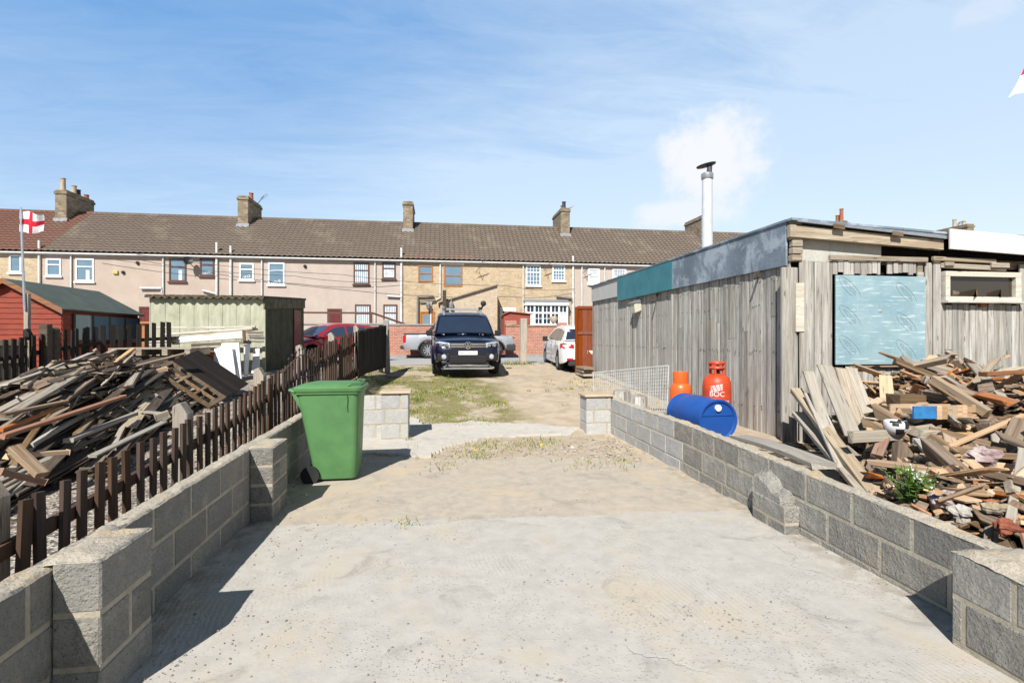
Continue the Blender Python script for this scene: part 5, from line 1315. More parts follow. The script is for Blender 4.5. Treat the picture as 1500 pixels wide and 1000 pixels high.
p = at(997, 580, 8.5); bottle('gas_bottle', 'small bright orange gas bottle beside the white mesh panel', (p.x, p.y, gh(p.x, p.y) - .005), .172, 1.045 - gh(p.x, p.y), M_ORG, False)
p = at(1050, 580, 7.85); r_ = .208; zg = gh(p.x, p.y)
big = bottle('gas_bottle', 'tall red-orange gas bottle lettered BOC, standing between the drum and the shed', (p.x, p.y, zg - .005), r_, 1.26 - zg, M_RORG, True)
def wrap(txt, size, z, ang, shear=0, squash=1):
    me = text_mesh(txt, size, .0008, shear=shear)
    for v in me.vertices:
        a = ang + v.co.x * squash / r_; rad = r_ + .0035 + v.co.z; z_ = z + v.co.y
        v.co = Vector((math.sin(a) * rad, -math.cos(a) * rad, z_))
    return mesh_obj('lettering', me, M_LETTER, big)
M_LETTER = plain('white_lettering', (.72,.70,.68), .6)
va = math.atan2(-p.x, -p.y) ; va = math.atan2(-p.x, p.y)
zt_ = 1.26 - zg
wrap('BOC', .105, at(1050, 577, 7.65).z - zg, va + .02); wrap('propane', .075, at(1050, 587, 7.65).z - zg, va + .35)
b = MB(); zc_ = at(1050, 569, 7.65).z - zg
for k in range(16):
    for j in range(3):
        a0, a1 = va - .42 + .80*k/16, va - .42 + .80*(k+1)/16 - .006; sk = lambda a: .045 * (a - va + .4)
        if (k + j) % 5 == 3: continue
        z0 = zc_ - .05 + j*.032; q_ = [(a0, z0), (a1, z0), (a1 + .03, z0 + .024), (a0 + .03, z0 + .024)]
        b.add([(math.sin(a)*(r_+.003), -math.cos(a)*(r_+.003), z_ + sk(a)) for a, z_ in q_], [(0,1,2,3)])
b.build('logo_stripes', M_LETTER, big)
# welded mesh panel leaning by the shed
a, c, d, e = at(869, 546, 10.4), at(979.5, 535.5, 9.0), at(977, 603, 8.9), at(871, 600, 10.3)
M_WIRE = plain('white_coated_wire', (.42,.43,.42), .6)
O = Vector(e); b = MB(); nx, nz = 34, 13
for i in range(nx + 1): u = i/nx; b.tube([e.lerp(d, u) - O, a.lerp(c, u) - O], .0065, 4)
for j in range(nz + 1): v = j/nz; b.tube([e.lerp(a, v) - O, d.lerp(c, v) - O], .0065, 4)
me = b.build('mesh_panel', M_WIRE); me.location = O; tag(me, 'white welded mesh panel standing on edge beside the orange gas bottle', 'mesh panel')
b = MB()
for p0, p1 in ((e, d), (a, c), (e, a), (d, c)): b.tube([p0 - O, p1 - O], .014, 6)
b.build('edge_wire', M_WIRE, me)
p0, p1 = at(872, 546, 11.6), at(925, 568, 10.6); b = MB(); b.bar(p0, p1, .2, .05); tag(b.build('scaffold_board', W_PALE, None, bevel=.006), 'pale plank slanting down behind the white mesh panel', 'plank')
for (px, py, d_, w, h, lab) in ((911, 577, 9.3, .07, .22, 'thin upright dark slate leaning beside the log stump'), (935, 585, 8.75, .3, .3, 'cut log stump standing behind the far end of the right wall')):
    q = at(px, py, d_); z0 = gh(q.x, q.y); b = MB(); rl = random.Random(3)
    if 'stump' in lab:
        b.lathe([(.18, 0), (.17, .2), (.155, q.z - z0 + .06), (0, q.z - z0 + .10)], 11, (q.x, q.y, z0)); o = b.build('log_stump', W_VERT, smooth=30); tag(o, lab, 'log')
    else:
        b.box((q.x, q.y, (z0 + q.z + .12) / 2), (.14, .03, q.z + .12 - z0), Matrix.Rotation(-.2, 3, 'Y')); tag(b.build('slate', W_DARK), lab, 'slate')
q = at(899, 583, 8.75); b = MB(); b.rock((q.x, q.y, .55), .16, (1.1, .8, .6)); b.rock((q.x, q.y, .35), .24, (1.1, .9, .9)); tag(b.build('stone', M_RUBBLE, None, bevel=.02), 'pale stone behind the capped pier of the right wall', 'stone')

# ------------------------------------------------------------------ planks and boards
def plank_obj(name, p, q, w, t_, m, label, cat='plank', group=None, up=(0,0,1), roll=0, bend=0, seed=None, ends=True):
    """A board from p to q, grain along local X, with slightly broken ends."""
    p, q = Vector(p), Vector(q); l = (q - p).length; r = random.Random(seed if seed is not None else int(l * 9973 + w * 733 + p.x * 97))
    n = 6; b = MB(); rows = []
    for i in range(n + 1):
        u = i / n; x = (u - .5) * l; z = bend * (1 - (2*u - 1)**2)
        jit = (lambda: x + (r.uniform(-.012, .012) if ends and i in (0, n) else 0))
        rows.append([(jit(), -w/2, z - t_/2), (jit(), w/2, z - t_/2), (jit(), w/2, z + t_/2), (jit(), -w/2, z + t_/2)])
    b.grid(rows, closed=True); b.f += [[0,1,2,3], [4*n+3, 4*n+2, 4*n+1, 4*n]]; b.mi += [0, 0]
    o = b.build(name, m, None, bevel=min(.005, t_ * .2))
    x = (q - p).normalized(); y = Vector(up).cross(x)
    y = y.normalized() if y.length > 1e-3 else Vector((0, 1, 0)); z = x.cross(y)
    M_ = Matrix((x, y, z)).transposed().to_4x4() @ Matrix.Rotation(roll, 4, 'X'); M_.translation = (p + q) / 2
    o.matrix_world = M_; tag(o, label, cat, group)
    return o
NV = (-.3, -.9, .35)
plank_obj('plank', at(1082, 640, 6.35), at(1207, 682, 4.75), .23, .05, W_PALE, 'long wide weathered plank lying along the wall top past the blue drum', bend=.03)
B_ = [  # px0,py0,d0, px1,py1,d1, width, thickness, material, label
 (1166, 572, 6.5, 1292, 738, 4.45, .13, .06, W_GREY, 'long grey board sloping down to the wall, lowest of the leaning boards'),
 (1168, 606, 6.4, 1283, 742, 4.4, .12, .05, W_PALE, 'pale board leaning just below the longest sloping board'),
 (1202, 628, 6.1, 1310, 722, 4.7, .14, .05, W_GREY, 'grey board sloping from the leaning boards towards the green weed'),
 (1184, 545, 6.35, 1215, 640, 5.6, .12, .035, W_PALE, 'pale flaking board leaning upright, leftmost by the shed corner'),
 (1208, 536, 6.38, 1250, 640, 5.5, .17, .03, W_PALE, 'tallest pale board leaning against the shed below the blue insulation'),
 (1232, 540, 6.38, 1262, 635, 5.55, .14, .03, W_GREY, 'second leaning board right of the tallest, under the insulation board'),
 (1247, 540, 6.38, 1280, 630, 5.6, .13, .03, W_PALE, 'third leaning board right of the tallest, under the insulation board'),
 (1268, 584, 6.3, 1294, 632, 5.7, .10, .04, W_TAN, 'short fresh tan board at the right of the leaning boards'),
 (1188, 578, 6.2, 1240, 690, 5.0, .16, .03, W_PALE, 'wide split pale board with torn lower end among the leaning boards'),
 (1246, 640, 5.0, 1377, 633, 5.05, .05, .11, W_PALE, 'white-flecked beam lying level below the football'),
 (1350, 645, 4.7, 1398, 700, 4.2, .13, .03, W_PALE, 'short pale plank with nail holes lying on the right timber heap'),
 (1360, 628, 4.9, 1472, 655, 4.6, .12, .05, W_BROWN, 'brown beam lying across the middle of the right timber heap'),
 (1368, 556, 5.5, 1448, 606, 5.0, .07, .09, W_TAN, 'thick tan batten with a ridged face sloping across the heap top'),
 (1385, 656, 4.6, 1500, 608, 4.8, .05, .03, W_TAN, 'thin fresh batten crossing the heap from the middle to the right edge'),
 (1420, 529, 6.2, 1448, 560, 5.6, .10, .04, W_GREY, 'short grey board propped on the shed wall behind the heap'),
 (1498, 660, 4.0, 1478, 775, 3.2, .05, .04, W_PALE, 'pale batten standing on end at the right edge of the picture'),
 (1440, 548, 5.5, 1500, 545, 5.5, .10, .04, W_ORANGE, 'orange-painted board on the top right of the heap'),
 (1284, 668, 4.9, 1300, 628, 5.1, .10, .03, W_ORANGE, 'short rust-red painted board standing below the football'),
 (1400, 664, 4.5, 1465, 657, 4.5, .10, .03, W_BROWN, 'flaking pinkish board in the middle of the right heap'),
]
for i, (a0, a1, a2, b0, b1, b2, w, t_, m, lab) in enumerate(B_):
    lean = i in (3, 4, 5, 6, 7, 8)
    plank_obj('board' if lean else 'plank', at(a0, a1, a2), at(b0, b1, b2), w, t_, m, lab, up=NV if lean else (0, 0, 1), seed=i)
plank_obj('timber_block', at(1308, 586, 5.5), at(1345, 586, 5.5), .2, .12, W_BROWN, 'upper brown timber block stacked left of the blue crate end', 'block')
plank_obj('timber_block', at(1306, 606, 5.4), at(1330, 606, 5.4), .2, .14, W_BROWN, 'lower brown timber block stacked left of the blue crate end', 'block')
# wooden tray with a blue end
cr_ = empty('crate', at(1345, 602, 5.1), 'slatted tan crate with a blue painted end on top of the right heap', 'crate', rz=-.15)
b = MB(); b.cub(-.11, .11, -.09, -.06, -.065, .06); b.build('end_board', plain('blue_paint_flaking', (.03,.17,.40), .7, 0, .3, .3, 12), cr_, bevel=.004)
b = MB()
for i in range(8): b.cub(.115 + i*.058, .115 + i*.058 + .052, -.09 + i * .01, -.06 + i * .01, -.07, .065)
b.cub(-.1, .56, -.05, .25, -.07, -.05); b.cub(-.1, .56, .24, .26, -.07, .04); b.build('slats', W_TAN, cr_, bevel=.003)
# deflated football
q = at(1312, 622, 5.0); b = MB(); rows = []
fb = empty('football', (q.x, q.y, q.z), 'half-deflated white and dark football on the timber heap', 'ball')
for i in range(13):
    th = PI * i / 12; row = []
    for j in range(24):
        ph = 2*PI*j/24; v = Vector((math.sin(th)*math.cos(ph), math.sin(th)*math.sin(ph), math.cos(th))) * .105
        if v.z > .04: v.z = .04 + (v.z - .04) * .25 - .03 * max(0, 1 - (v.x**2 + v.y**2) / .006)
        row.append(v)
    rows.append(row)
b.grid(rows, closed=True)
for k in range(len(b.f)):
    c = sum((Vector(b.v[i]) for i in b.f[k]), Vector()) / len(b.f[k]); dirs = [Vector((math.cos(a)*math.cos(e_), math.sin(a)*math.cos(e_), math.sin(e_))) for a, e_ in ((-1.2,.15),(-2.4,.5),(.1,.5),(2.2,-.1),(-1.9,-.7),(-.6,1.2))]
    b.mi[k] = 1 if max(c.normalized().dot(d) for d in dirs) > .9 else 0
b.build('ball', [plain('scuffed_white', (.62,.62,.63), .6), M_BLACK], fb, smooth=True)
# rubble lumps with flaking paint
M_BRICKL = rocky('brick_lump', (.30,.10,.06), (.20,.07,.045), 6, 0, None, .8, 40, .012)
M_PINK = rocky('plaster_lump', (.48,.40,.38), (.22,.13,.13), 6, .2, None, .8, 40, .012, .2)
for i, (px, py, d_, r_, lab) in enumerate(((1392, 735, 3.75, .15, 'pinkish plaster lump by the weed on the right heap'), (1358, 722, 4.0, .11, 'grey-brown stone lump just right of the weed'), (1440, 668, 4.2, .14, 'flaking pale bark-like lump in the middle right of the heap'),
     (1412, 752, 3.5, .10, 'smaller pale brick lump low on the right heap'), (1455, 745, 3.4, .09, 'red-brown brick lump low on the right of the heap'), (1474, 770, 3.2, .09, 'rust-red broken tile lump near the bottom right of the heap'))):
    q = at(px, py, d_); b = MB(); rows = []; r_ *= .62
    for a in range(11):
        th = PI * a / 10; row = []
        for c in range(16):
            ph = 2*PI*c/16; v = Vector((math.sin(th)*math.cos(ph), math.sin(th)*math.sin(ph), math.cos(th)))
            k = 1 + .55 * noise.noise(v * 1.3 + Vector((i * 7, 0, 0))) + .35 * noise.noise(v * 3.1 + Vector((0, i * 5, 0))) + .16 * noise.noise(v * 8)
            row.append((v.x * r_ * k * 1.4, v.y * r_ * k, v.z * r_ * k * .85))
        rows.append(row)
    b.grid(rows, closed=True)
    o = b.build('lump', (M_PINK, M_RUBBLE, M_PINK, M_RUBBLE, M_CHIM, M_BRICKL)[i]); o.location = q; tag(o, lab, 'rubble lump')
# the heap itself
def mound(x, y):
    """Height of the right-hand heap over the ground."""
    xl = 3.2 + max(0, y - 3.3) * .66
    e = ss(xl, xl + .8, x) * ss(1.7, 2.7, y) * ss(6.5, 6.1, y)
    k = .40 + .42 * ss(4.9, 6.3, x) + .17 * ss(3.2, 5.2, y)
    return e * k + .16 * noise.noise(Vector((x*1.9, y*1.9, 5))) * e
b = MB(); xs_ = [3.12 + i*.1 for i in range(62)]; ys_ = [1.6 + i*.1 for i in range(49)]
b.grid([[(x, y, gh(x, y) + mound(x, y) * .86 + .05*noise.noise(Vector((x*6, y*6, 2)))) for x in xs_] for y in ys_]); b.f = [f[::-1] for f in b.f]
M_DEB = rocky('dark_wood_litter', (.10,.075,.055), (.05,.04,.032), 5, 0, (.28,.2,.13), .9, 30, .03)
tag(b.build('debris', M_DEB), 'dark litter of chips and soil under the right timber heap', 'debris', kind='stuff')
def chunk_mesh(l, w, h, m, r):
    b = MB(); b.add([(x * l/2 + r.uniform(-.06, .06), y * w/2 * r.uniform(.75, 1.1), z * h/2 * r.uniform(.75, 1.1)) for z in (-1, 1) for x, y in ((-1,-1),(1,-1),(1,1),(-1,1))], [(0,3,2,1),(4,5,6,7),(0,1,5,4),(1,2,6,5),(2,3,7,6),(3,0,4,7)])
    return b.mesh('wood_offcut', m)
rc_ = random.Random(77)
KIND = {'fresh tan': W_TAN, 'grey': W_GREY, 'dark brown': W_BROWN, 'orange-stained': W_ORANGE, 'pale': W_PALE}
mes = {k: [chunk_mesh(rc_.uniform(.12, .6), rc_.uniform(.045, .14), rc_.uniform(.02, .09), m, rc_) for _ in range(7)] for k, m in KIND.items()}
wts = ['fresh tan'] * 11 + ['grey'] * 5 + ['dark brown'] * 8 + ['orange-stained'] * 4 + ['pale'] * 3
cnt = 0
while cnt < 290:
    y = rc_.uniform(1.9, 6.25); x = 3.2 + max(0, y - 3.3) * .66 + abs(rc_.gauss(0, 1)) * 1.7
    if x > 8.6: continue
    h = mound(x, y)
    if h < .03: continue
    k = rc_.choice(wts)
    if y < 4.2 and rc_.random() < .4: k = 'dark brown'
    o = bpy.data.objects.new('wood_offcut', rc_.choice(mes[k])); COL.objects.link(o)
    o.location = (x, y, gh(x, y) + h * rc_.uniform(.82, 1.15) + .03); o.rotation_euler = (rc_.gauss(0, .5), rc_.gauss(0, .42), rc_.uniform(0, 6.28))
    s = rc_.uniform(.8, 1.5) * (.7 if y < 3.6 else 1); o.scale = (s, s, s)
    md = o.modifiers.new('b', 'BEVEL'); md.width = .005; md.segments = 1
    tag(o, k + ' offcut of broken timber tipped on the heap in front of the grey shed', 'offcut', 'offcuts in the right timber heap'); cnt += 1
def splinters(name, label, n, spot, lmax, mats, seed):
    r = random.Random(seed); b = MB()
    for _ in range(n):
        p = spot(r)
        if p is None: continue
        p, yaw = p; l = r.uniform(.06, lmax); d = Vector((math.cos(yaw), math.sin(yaw), r.gauss(0, .3))).normalized() * l / 2
        k = len(b.v); b.m = r.randrange(len(mats)); b.bar(p - d, p + d, r.uniform(.012, .06), r.uniform(.006, .03), (r.gauss(0, .5), r.gauss(0, .5), 1))
    return tag(b.build(name, mats), label, 'splinters', kind='stuff')
def spot_r(r):
    y = r.uniform(1.9, 6.25); x = 3.2 + max(0, y - 3.3) * .66 + abs(r.gauss(0, 1)) * 1.9; h = mound(x, y)
    if h < .02 or x > 9: return None
    return Vector((x, y, gh(x, y) + h * r.uniform(.84, 1.0) + .02)), r.uniform(0, 6.28)
splinters('splinters', 'splinters and small broken sticks filling the right timber heap', 2600, spot_r, .32, [W_TAN, W_GREY, W_BROWN, W_DARK, W_BROWN, W_TAN, W_ORANGE], 12)
# weeds
def weed(label, c, n, h, spread, flowers, seed):
    r = random.Random(seed); root = empty('weed', c, label, 'plant'); b = MB(); f = MB(); st = MB()
    for _ in range(n):
        a = r.uniform(0, 6.28); tip = Vector((math.cos(a) * spread * r.random(), math.sin(a) * spread * r.random(), h * r.uniform(.5, 1.1)))
        st.tube([(tip.x * .2, tip.y * .2, 0), tip * .6 + Vector((0, 0, .01)), tip], .003, 4)
        for k in range(7):
            u = r.uniform(.15, 1); q = tip * u; aa = r.uniform(0, 6.28); l = r.uniform(.035, .07); d = Vector((math.cos(aa), math.sin(aa), r.uniform(-.2, .5))).normalized(); s_ = d.cross(Vector((0, 0, 1))).normalized() * l * .32
            b.add([q, q + d * l * .5 + s_, q + d * l, q + d * l * .5 - s_], [(0, 1, 2, 3)])
        if flowers and r.random() < .4: f.rock(tip, .009, rnd=r)
    st.build('stems', M_LEAF, root); b.build('leaves', M_LEAF, root)
    if flowers: tag(f.build('flowers', M_WPET, root), kind='stuff')
q = at(1330, 755, 3.95); weed('bright green weed with tiny white flowers behind the right wall', (q.x + .05, q.y, .26), 46, .34, .2, True, 3)
q = on_z(595, 641, .02); weed('small dark green weed at the foot of the capped pier', (q.x, q.y - .02, .015), 16, .14, .12, False, 5)
# flag at the right edge
q = at(1570, 128, 7.0)
fp = empty('flagpole', (q.x, q.y, 3.0), 'curling corner of a white flag with a red cross at the top right edge', 'flag')
b = MB(); b.tube([(0, 0, -.3), (0, 0, 3.5)], .025, 8); b.build('pole', M_WHITE, fp)
def flag_cloth(root, w, h, top, dirx, sway, m, droop=.25, taper=0):
    b = MB(); nx, nz = 36, 22; rows = []
    for j in range(nz + 1):
        row = []
        for i in range(nx + 1):
            u, v = i/nx, j/nz
            x = dirx * w * u * (1 - .12 * u) * (1 + taper * (v * v - 1)); y = sway * (.12 * math.sin(u * 7 + v * 1.5) + .05 * math.sin(u * 15 - v * 3)) * (u ** .6); z = top - h * v - droop * u * u + .05 * math.sin(u * 6 + v * 2) * u
            row.append((x, y, z))
        rows.append(row)
    b.grid(rows)
    for k in range(len(b.f)):
        j, i = divmod(k, nx); u, v = (i + .5)/nx, (j + .5)/nz
        b.mi[k] = 1 if abs(v - .5) < .12 or abs(u - .5) < .075 else 0
    return b.build('cloth', m, root, smooth=True)
def cloth_mat(name, c):
    t = NT(name); t.b.inputs['Subsurface Weight'].default_value = 0; n_ = t.noise(t.coord(), 40, 3)
    return t.done(t.mix(n_, c, tuple(x * .85 for x in c)), .8, 0, .15)
M_FW, M_FR = cloth_mat('white_flag_cloth', (.75,.75,.78)), cloth_mat('red_flag_cloth', (.55,.02,.04))
fl = flag_cloth(fp, 1.2, .95, 0, -1, .5, [M_FW, M_FR], .30, .45)
fl.location = (-.06, 0, at(1570, 128, 7.0).z - 3.0 + .95); fl.rotation_euler = (0, 0, .1)
# ------------------------------------------------------------------ red shed
M_RSB = None
t = NT('red_lapped_boards'); v = t.coord(); sp = t.n('SeparateXYZ'); t.put(sp.inputs[0], v)
n1 = t.noise(t.coord((1.5, 1.5, 12)), 3, 5, .65); n2 = t.noise(v, 1.4, 4)
t.bump(n1, .3, .005); M_RSB = t.done(t.mix(t.ramp(n2, .5, .7), t.mix(t.ramp(n1, .35, .7), (.25,.045,.024), (.165,.03,.018)), (.2,.055,.03)), .6, 0, .25)
M_GFELT = rocky('green_felt', (.095,.118,.106), (.07,.09,.083), 3, 0, None, .35, 60, .004)
x1, x0, y0, y1 = -7.98, -10.0, 12.3, 15.1; zg = gh(-8, 12.5) - .02; ze, zp = 2.24, 2.80; xm = (x0 + x1) / 2
rsd = empty('garden_shed', (xm, y0, zg), 'red timber garden shed with a green felt roof on the left', 'shed')
b = MB(); n = 14; hw = (x1 - x0) / 2; H_ = ze - zg
for i in range(n):
    a, c = H_ * i / n, H_ * (i + 1) / n
    for (xx, s) in ((hw, 1), (-hw, -1)): b.prism([(xx, 0, a), (xx + s*.022, 0, a), (xx + s*.008, 0, c), (xx, 0, c)], (0, y1 - y0, 0))
    b.prism([(-hw, 0, a), (-hw, -.022, a), (-hw, -.008, c), (-hw, 0, c)], (2 * hw, 0, 0))
k = 5
for i in range(k):
    a, c = lerp(ze, zp, i / k) - zg, lerp(ze, zp, (i + 1) / k) - zg; w = hw * (1 - i / k); w2 = hw * (1 - (i+1) / k)
    b.add([(-w, -.022, a), (w, -.022, a), (w2, -.008, c), (-w2, -.008, c), (-w, .02, a), (w, .02, a), (w2, .02, c), (-w2, .02, c)], [(0,1,2,3), (4,5,6,7), (0,1,5,4), (1,2,6,5), (3,0,4,7)])
b.cub(-hw + .01, hw - .01, .012, y1 - y0 - .01, 0, H_ - .01); b.build('boarding', M_RSB, rsd)
b = MB(); ov = .1
for s in (-1, 1): b.prism([(s * (hw + ov), -.14, H_ - .05), (0, -.14, zp - zg + .02), (0, -.14, zp - zg + .055), (s * (hw + ov), -.14, H_ - .015)], (0, y1 - y0 + .28, 0))
b.build('roof', M_GFELT, rsd)
b = MB()
for s in (-1, 1): b.prism([(s * (hw + ov + .01), -.165, H_ - .13), (0, -.165, zp - zg - .05), (0, -.165, zp - zg + .06), (s * (hw + ov + .01), -.165, H_ - .01)], (0, .022, 0))
b.build('bargeboard', W_ORANGE, rsd)
b = MB()
for i in range(4):
    ya = .35 + i * .62
    b.cub(hw + .024, hw + .04, ya, ya + .56, H_ - .68, H_ - .12)
w_ = b.build('window', M_GLASS, rsd)
b = MB()
for i in range(5): ya = .32 + i * .62; b.cub(hw + .024, hw + .05, ya - .03, ya + .03, H_ - .7, H_ - .1)
b.build('frame', W_DARK, w_)
# ------------------------------------------------------------------ green corrugated shed
t = NT('mossy_corrugated_sheet'); v = t.coord(); vs_ = t.coord((2.5, 2.5, .5)); n1 = t.noise(v, 1.6, 6, .65); n2 = t.noise(vs_, 3.5, 5, .7); n3 = t.noise(v, 45, 4)
col = t.mix(t.ramp(n2, .3, .7), (.43,.43,.34), (.31,.315,.225)); col = t.mix(t.math('MULTIPLY', t.ramp(n1, .5, .7), .6), col, (.235,.24,.15)); t.bump(n3, .2, .004)
M_CORR = t.done(col, .75, 0, .25)
M_CORD = plain('shaded_corrugated_sheet', (.105,.10,.065), .7, 0, .25, .35, 3)  # side sheeting, with the shade on that face put into its colour
y0, y1, x0, x1 = 14.3, 18.4, -7.25, -4.52; zg = gh(-5.5, 14.5) - .05
cs = empty('corrugated_shed', (x1, y0, zg), 'pale green corrugated shed with a flat roof beyond the timber pile', 'shed')
zt0, zt1 = 2.66 - zg, 2.92 - zg
b = MB(); n = 8
for i in range(n):
    a, c = lerp(x0, x1, i / n) - x1, lerp(x0, x1, (i + 1) / n) - x1; w = c - a; m_ = 10
    rows = [[(a + w * j / m_, -.012 * (1 - abs(2 * j / m_ - 1) ** 6) - (.012 if j == 0 else 0), z) for j in range(m_ + 1)] for z in (0, zt0)]
    b.grid(rows); b.cub(a - .012, a + .012, -.022, .0, 0, zt0)
b.build('front_sheeting', M_CORR, cs, smooth=40)
b = MB(); m_ = 46 * 4; rows = []
for z in (0, 1): rows.append([(.014 * math.sin(2 * PI * j / 4 + .4), (y1 - y0) * j / m_, (lerp(zt0, zt1, j / m_) - .3) * z) for j in range(m_ + 1)])
b.grid(rows); b.build('side_sheeting', M_CORD, cs)
b = MB(); b.cub(x0 - x1 + .02, -.02, .02, y1 - y0, 0, zt0 - .05); b.build('inner_wall', M_DARK, cs)
b = MB(); b.prism([(.02, -.05, zt0 - .30), (.02, y1 - y0, zt1 - .30), (.02, y1 - y0, zt1), (.02, -.05, zt0)], (.03, 0, 0)); b.build('side_fascia', plain('weathered_olive_board', (.16,.14,.10), .9, 0, .15, .5, 5), cs)
b = MB(); b.cub(.018, .05, 2.75, 3.55, 0, zt1 - .42); b.build('door', M_MAR, cs)
b = MB(); b.cub(-.02, .055, -.045, .01, 0, zt0 - .31); b.build('corner_trim', M_CORR, cs)
b = MB(); m_ = 74; rows = []
for (yy, zz) in ((-.16, zt0 + .02), (y1 - y0 + .1, zt1 + .03)):
    for dz in (0,): rows.append([(lerp(x0 - x1 - .06, .06, j / m_), yy + .015 * math.sin(j * .9) * (yy < 0), zz + .028 * math.sin(2 * PI * j / 4.6)) for j in range(m_ + 1)])
b.grid(rows); rows2 = [[(p[0], p[1], p[2] - .05) for p in r] for r in rows]; b.grid(rows2); b.grid([rows[0], rows2[0]]); b.grid([[rows[0][-1], rows[1][-1]], [rows2[0][-1], rows2[1][-1]]])
b.build('roof', plain('rusty_roof_sheet', (.12,.10,.07), .9, 0, .1, .5, 6), cs)
# ------------------------------------------------------------------ boards and panels stacked against the green shed
M_WPAN = plain('white_door_panel', (.72,.73,.75), .5, 0, .3, .10, 4)
M_OFFW = timber('dirty_white_board', (.62,.60,.56), (.5,.47,.42), 0, .12, False, False, (.35,.29,.23))
def slab(name, corners, th, m, label, cat):
    c = [Vector(p) for p in corners]; n_ = (c[1] - c[0]).cross(c[3] - c[0]).normalized() * th
    b = MB(); b.prism(c, n_); return tag(b.build(name, m, None, bevel=.004), label, cat)
a = slab('cabinet_panel', [at(313, 553, 11.2), at(355, 556, 11.2), at(351, 502, 11.35), at(326, 503, 11.35)], .04, M_WPAN, 'tall white door panel leaning at the front of the boards by the green shed', 'panel')
slab('cabinet_panel', [at(312, 548, 11.05), at(346, 549, 11.05), at(340, 505, 11.2), at(315, 511, 11.2)], .03, M_WPAN, 'shorter white panel in front, shaded, leaning by the green shed', 'panel')
slab('cabinet_panel', [at(357, 553, 11.6), at(361, 553, 11.9), at(365, 503, 11.9), at(357, 505, 11.6)], .03, M_WPAN, 'narrow white panel seen edge-on behind the tall white door panel', 'panel')
slab('cabinet_panel', [at(369, 547, 12.2), at(380, 546, 12.2), at(381, 510, 12.3), at(372, 511, 12.3)], .03, M_WPAN, 'white strip panel at the right-hand corner of the green shed', 'panel')
slab('brown_panel', [at(291, 548, 11.0), at(314, 547, 11.1), at(314, 514, 11.2), at(290, 512, 11.1)], .03, W_ORANGE, 'orange-brown slatted panel left of the white panels', 'panel')
G_ = 'boards stacked against the green shed'
rl = random.Random(31)
def lat(px0, py0, px1, py1, d0, d1, w, t_, m, lab, g=None): return plank_obj('stacked_board', at(px0, py0, d0), at(px1, py1, d1), w, t_, m, lab, 'board', g)
lat(226, 480, 374, 479, 12.6, 12.9, .10, .05, M_OFFW, 'long white strip lying level across the front of the green shed')
lat(242, 490, 372, 481, 12.3, 12.6, .3, .04, M_OFFW, 'white board tilted slightly, second from the top by the green shed')
lat(244, 496, 374, 482, 12.0, 12.4, .5, .04, W_GREY, 'grey board edge lying over the wide white board by the green shed')
slab('wide_board', [at(258, 503, 11.8), at(357, 496, 11.9), at(356, 485, 11.95), at(262, 494, 11.85)], .04, M_OFFW, 'wide white board on edge with a rust-coloured smear by the green shed', 'board')
lat(287, 505, 362, 501, 11.7, 11.7, .35, .06, W_BROWN, 'dark board lying under the wide white board by the green shed')
plank_obj('stacked_board', at(357, 484, 11.7), at(358, 502, 11.7), .06, .05, W_BROWN, 'short dark red-brown upright closing the right end of the white board', 'board', up=(0, 1, 0))
for k, (py, m) in enumerate(((486, W_GREY), (490, M_OFFW), (494, W_GREY), (499, M_OFFW))):
    lat(357 + k, py, 381, py + 1, 12.2, 12.5, .4, .045, m, ('grey', 'white')[k % 2] + ' board end, ' + ('first', 'second', 'third', 'fourth')[k] + ' down in the stack at the corner of the green shed', G_)
for k in range(4): lat(224, 498 + k*2.2, 258, 497 + k*2.2, 12.3, 12.3, .3, .03, M_OFFW if k % 2 else W_GREY, 'thin board end, ' + ('top', 'second', 'third', 'lowest')[k] + ' of the small stack at the left of the green shed', G_)
# pallet-like deck behind the pile, and the dark door with a window grid
c = at(238, 513, 10.4)
pl = empty('pallet', c, 'dark grey timber pallet lying level behind the timber pile', 'pallet', rz=.05)
b = MB()
for i in range(7): b.cub(-.72, .72, -.5 + i*.15, -.5 + i*.15 + .13, .03, .055)
b.build('deck', W_GREY, pl, bevel=.003)
b = MB()
for x in (-.67, -.2, .25, .65): b.cub(x - .05, x + .05, -.5, .52, -.09, .029)
b.build('bearers', W_GREY, pl, bevel=.003)
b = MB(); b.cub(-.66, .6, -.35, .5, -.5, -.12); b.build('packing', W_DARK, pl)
tl_, tr2, br_, bl_ = at(221, 541, 8.3), at(290, 513, 9.6), at(318, 583, 9.2), at(266, 607, 7.9)
ux, uy = (tr2 - tl_), (bl_ - tl_); Wd_, Hd_ = ux.length, uy.length; ux.normalize(); nz_ = ux.cross(uy).normalized(); uy = nz_.cross(ux)
if nz_.y > 0: nz_ = -nz_
Md = Matrix((ux, uy, ux.cross(uy))).transposed().to_4x4(); Md.translation = tl_
dr = bpy.data.objects.new('old_door', None); COL.objects.link(dr); dr.matrix_world = Md; tag(dr, 'dark boarded door with an empty six-hole window lying tilted against the timber pile', 'door')
b = MB(); xw = .52
for i in range(7): xa, xb = lerp(xw, Wd_, i/7), lerp(xw, Wd_, (i+1)/7); b.cub(xa + .004, xb - .004, 0, Hd_, -.012, .012)
b.build('boards', timber('shaded_door_boards', (.022,.017,.015), (.013,.01,.009), 1, .2), dr)  # board colour darkened to carry the shade on the tilted face
b = MB()
for (a0, a1, c0, c1) in ((0, .07, 0, Hd_), (.07, xw, 0, .07), (.07, xw, Hd_ - .08, Hd_), (xw - .06, xw - .002, .07, Hd_ - .08), (.25, .29, .07, Hd_ - .08)): b.cub(a0, a1, c0, c1, -.022, .022)
for f in (.36, .66): b.cub(.07, .25, Hd_*f, Hd_*f + .04, -.018, .018); b.cub(.29, xw - .06, Hd_*f, Hd_*f + .04, -.018, .018)
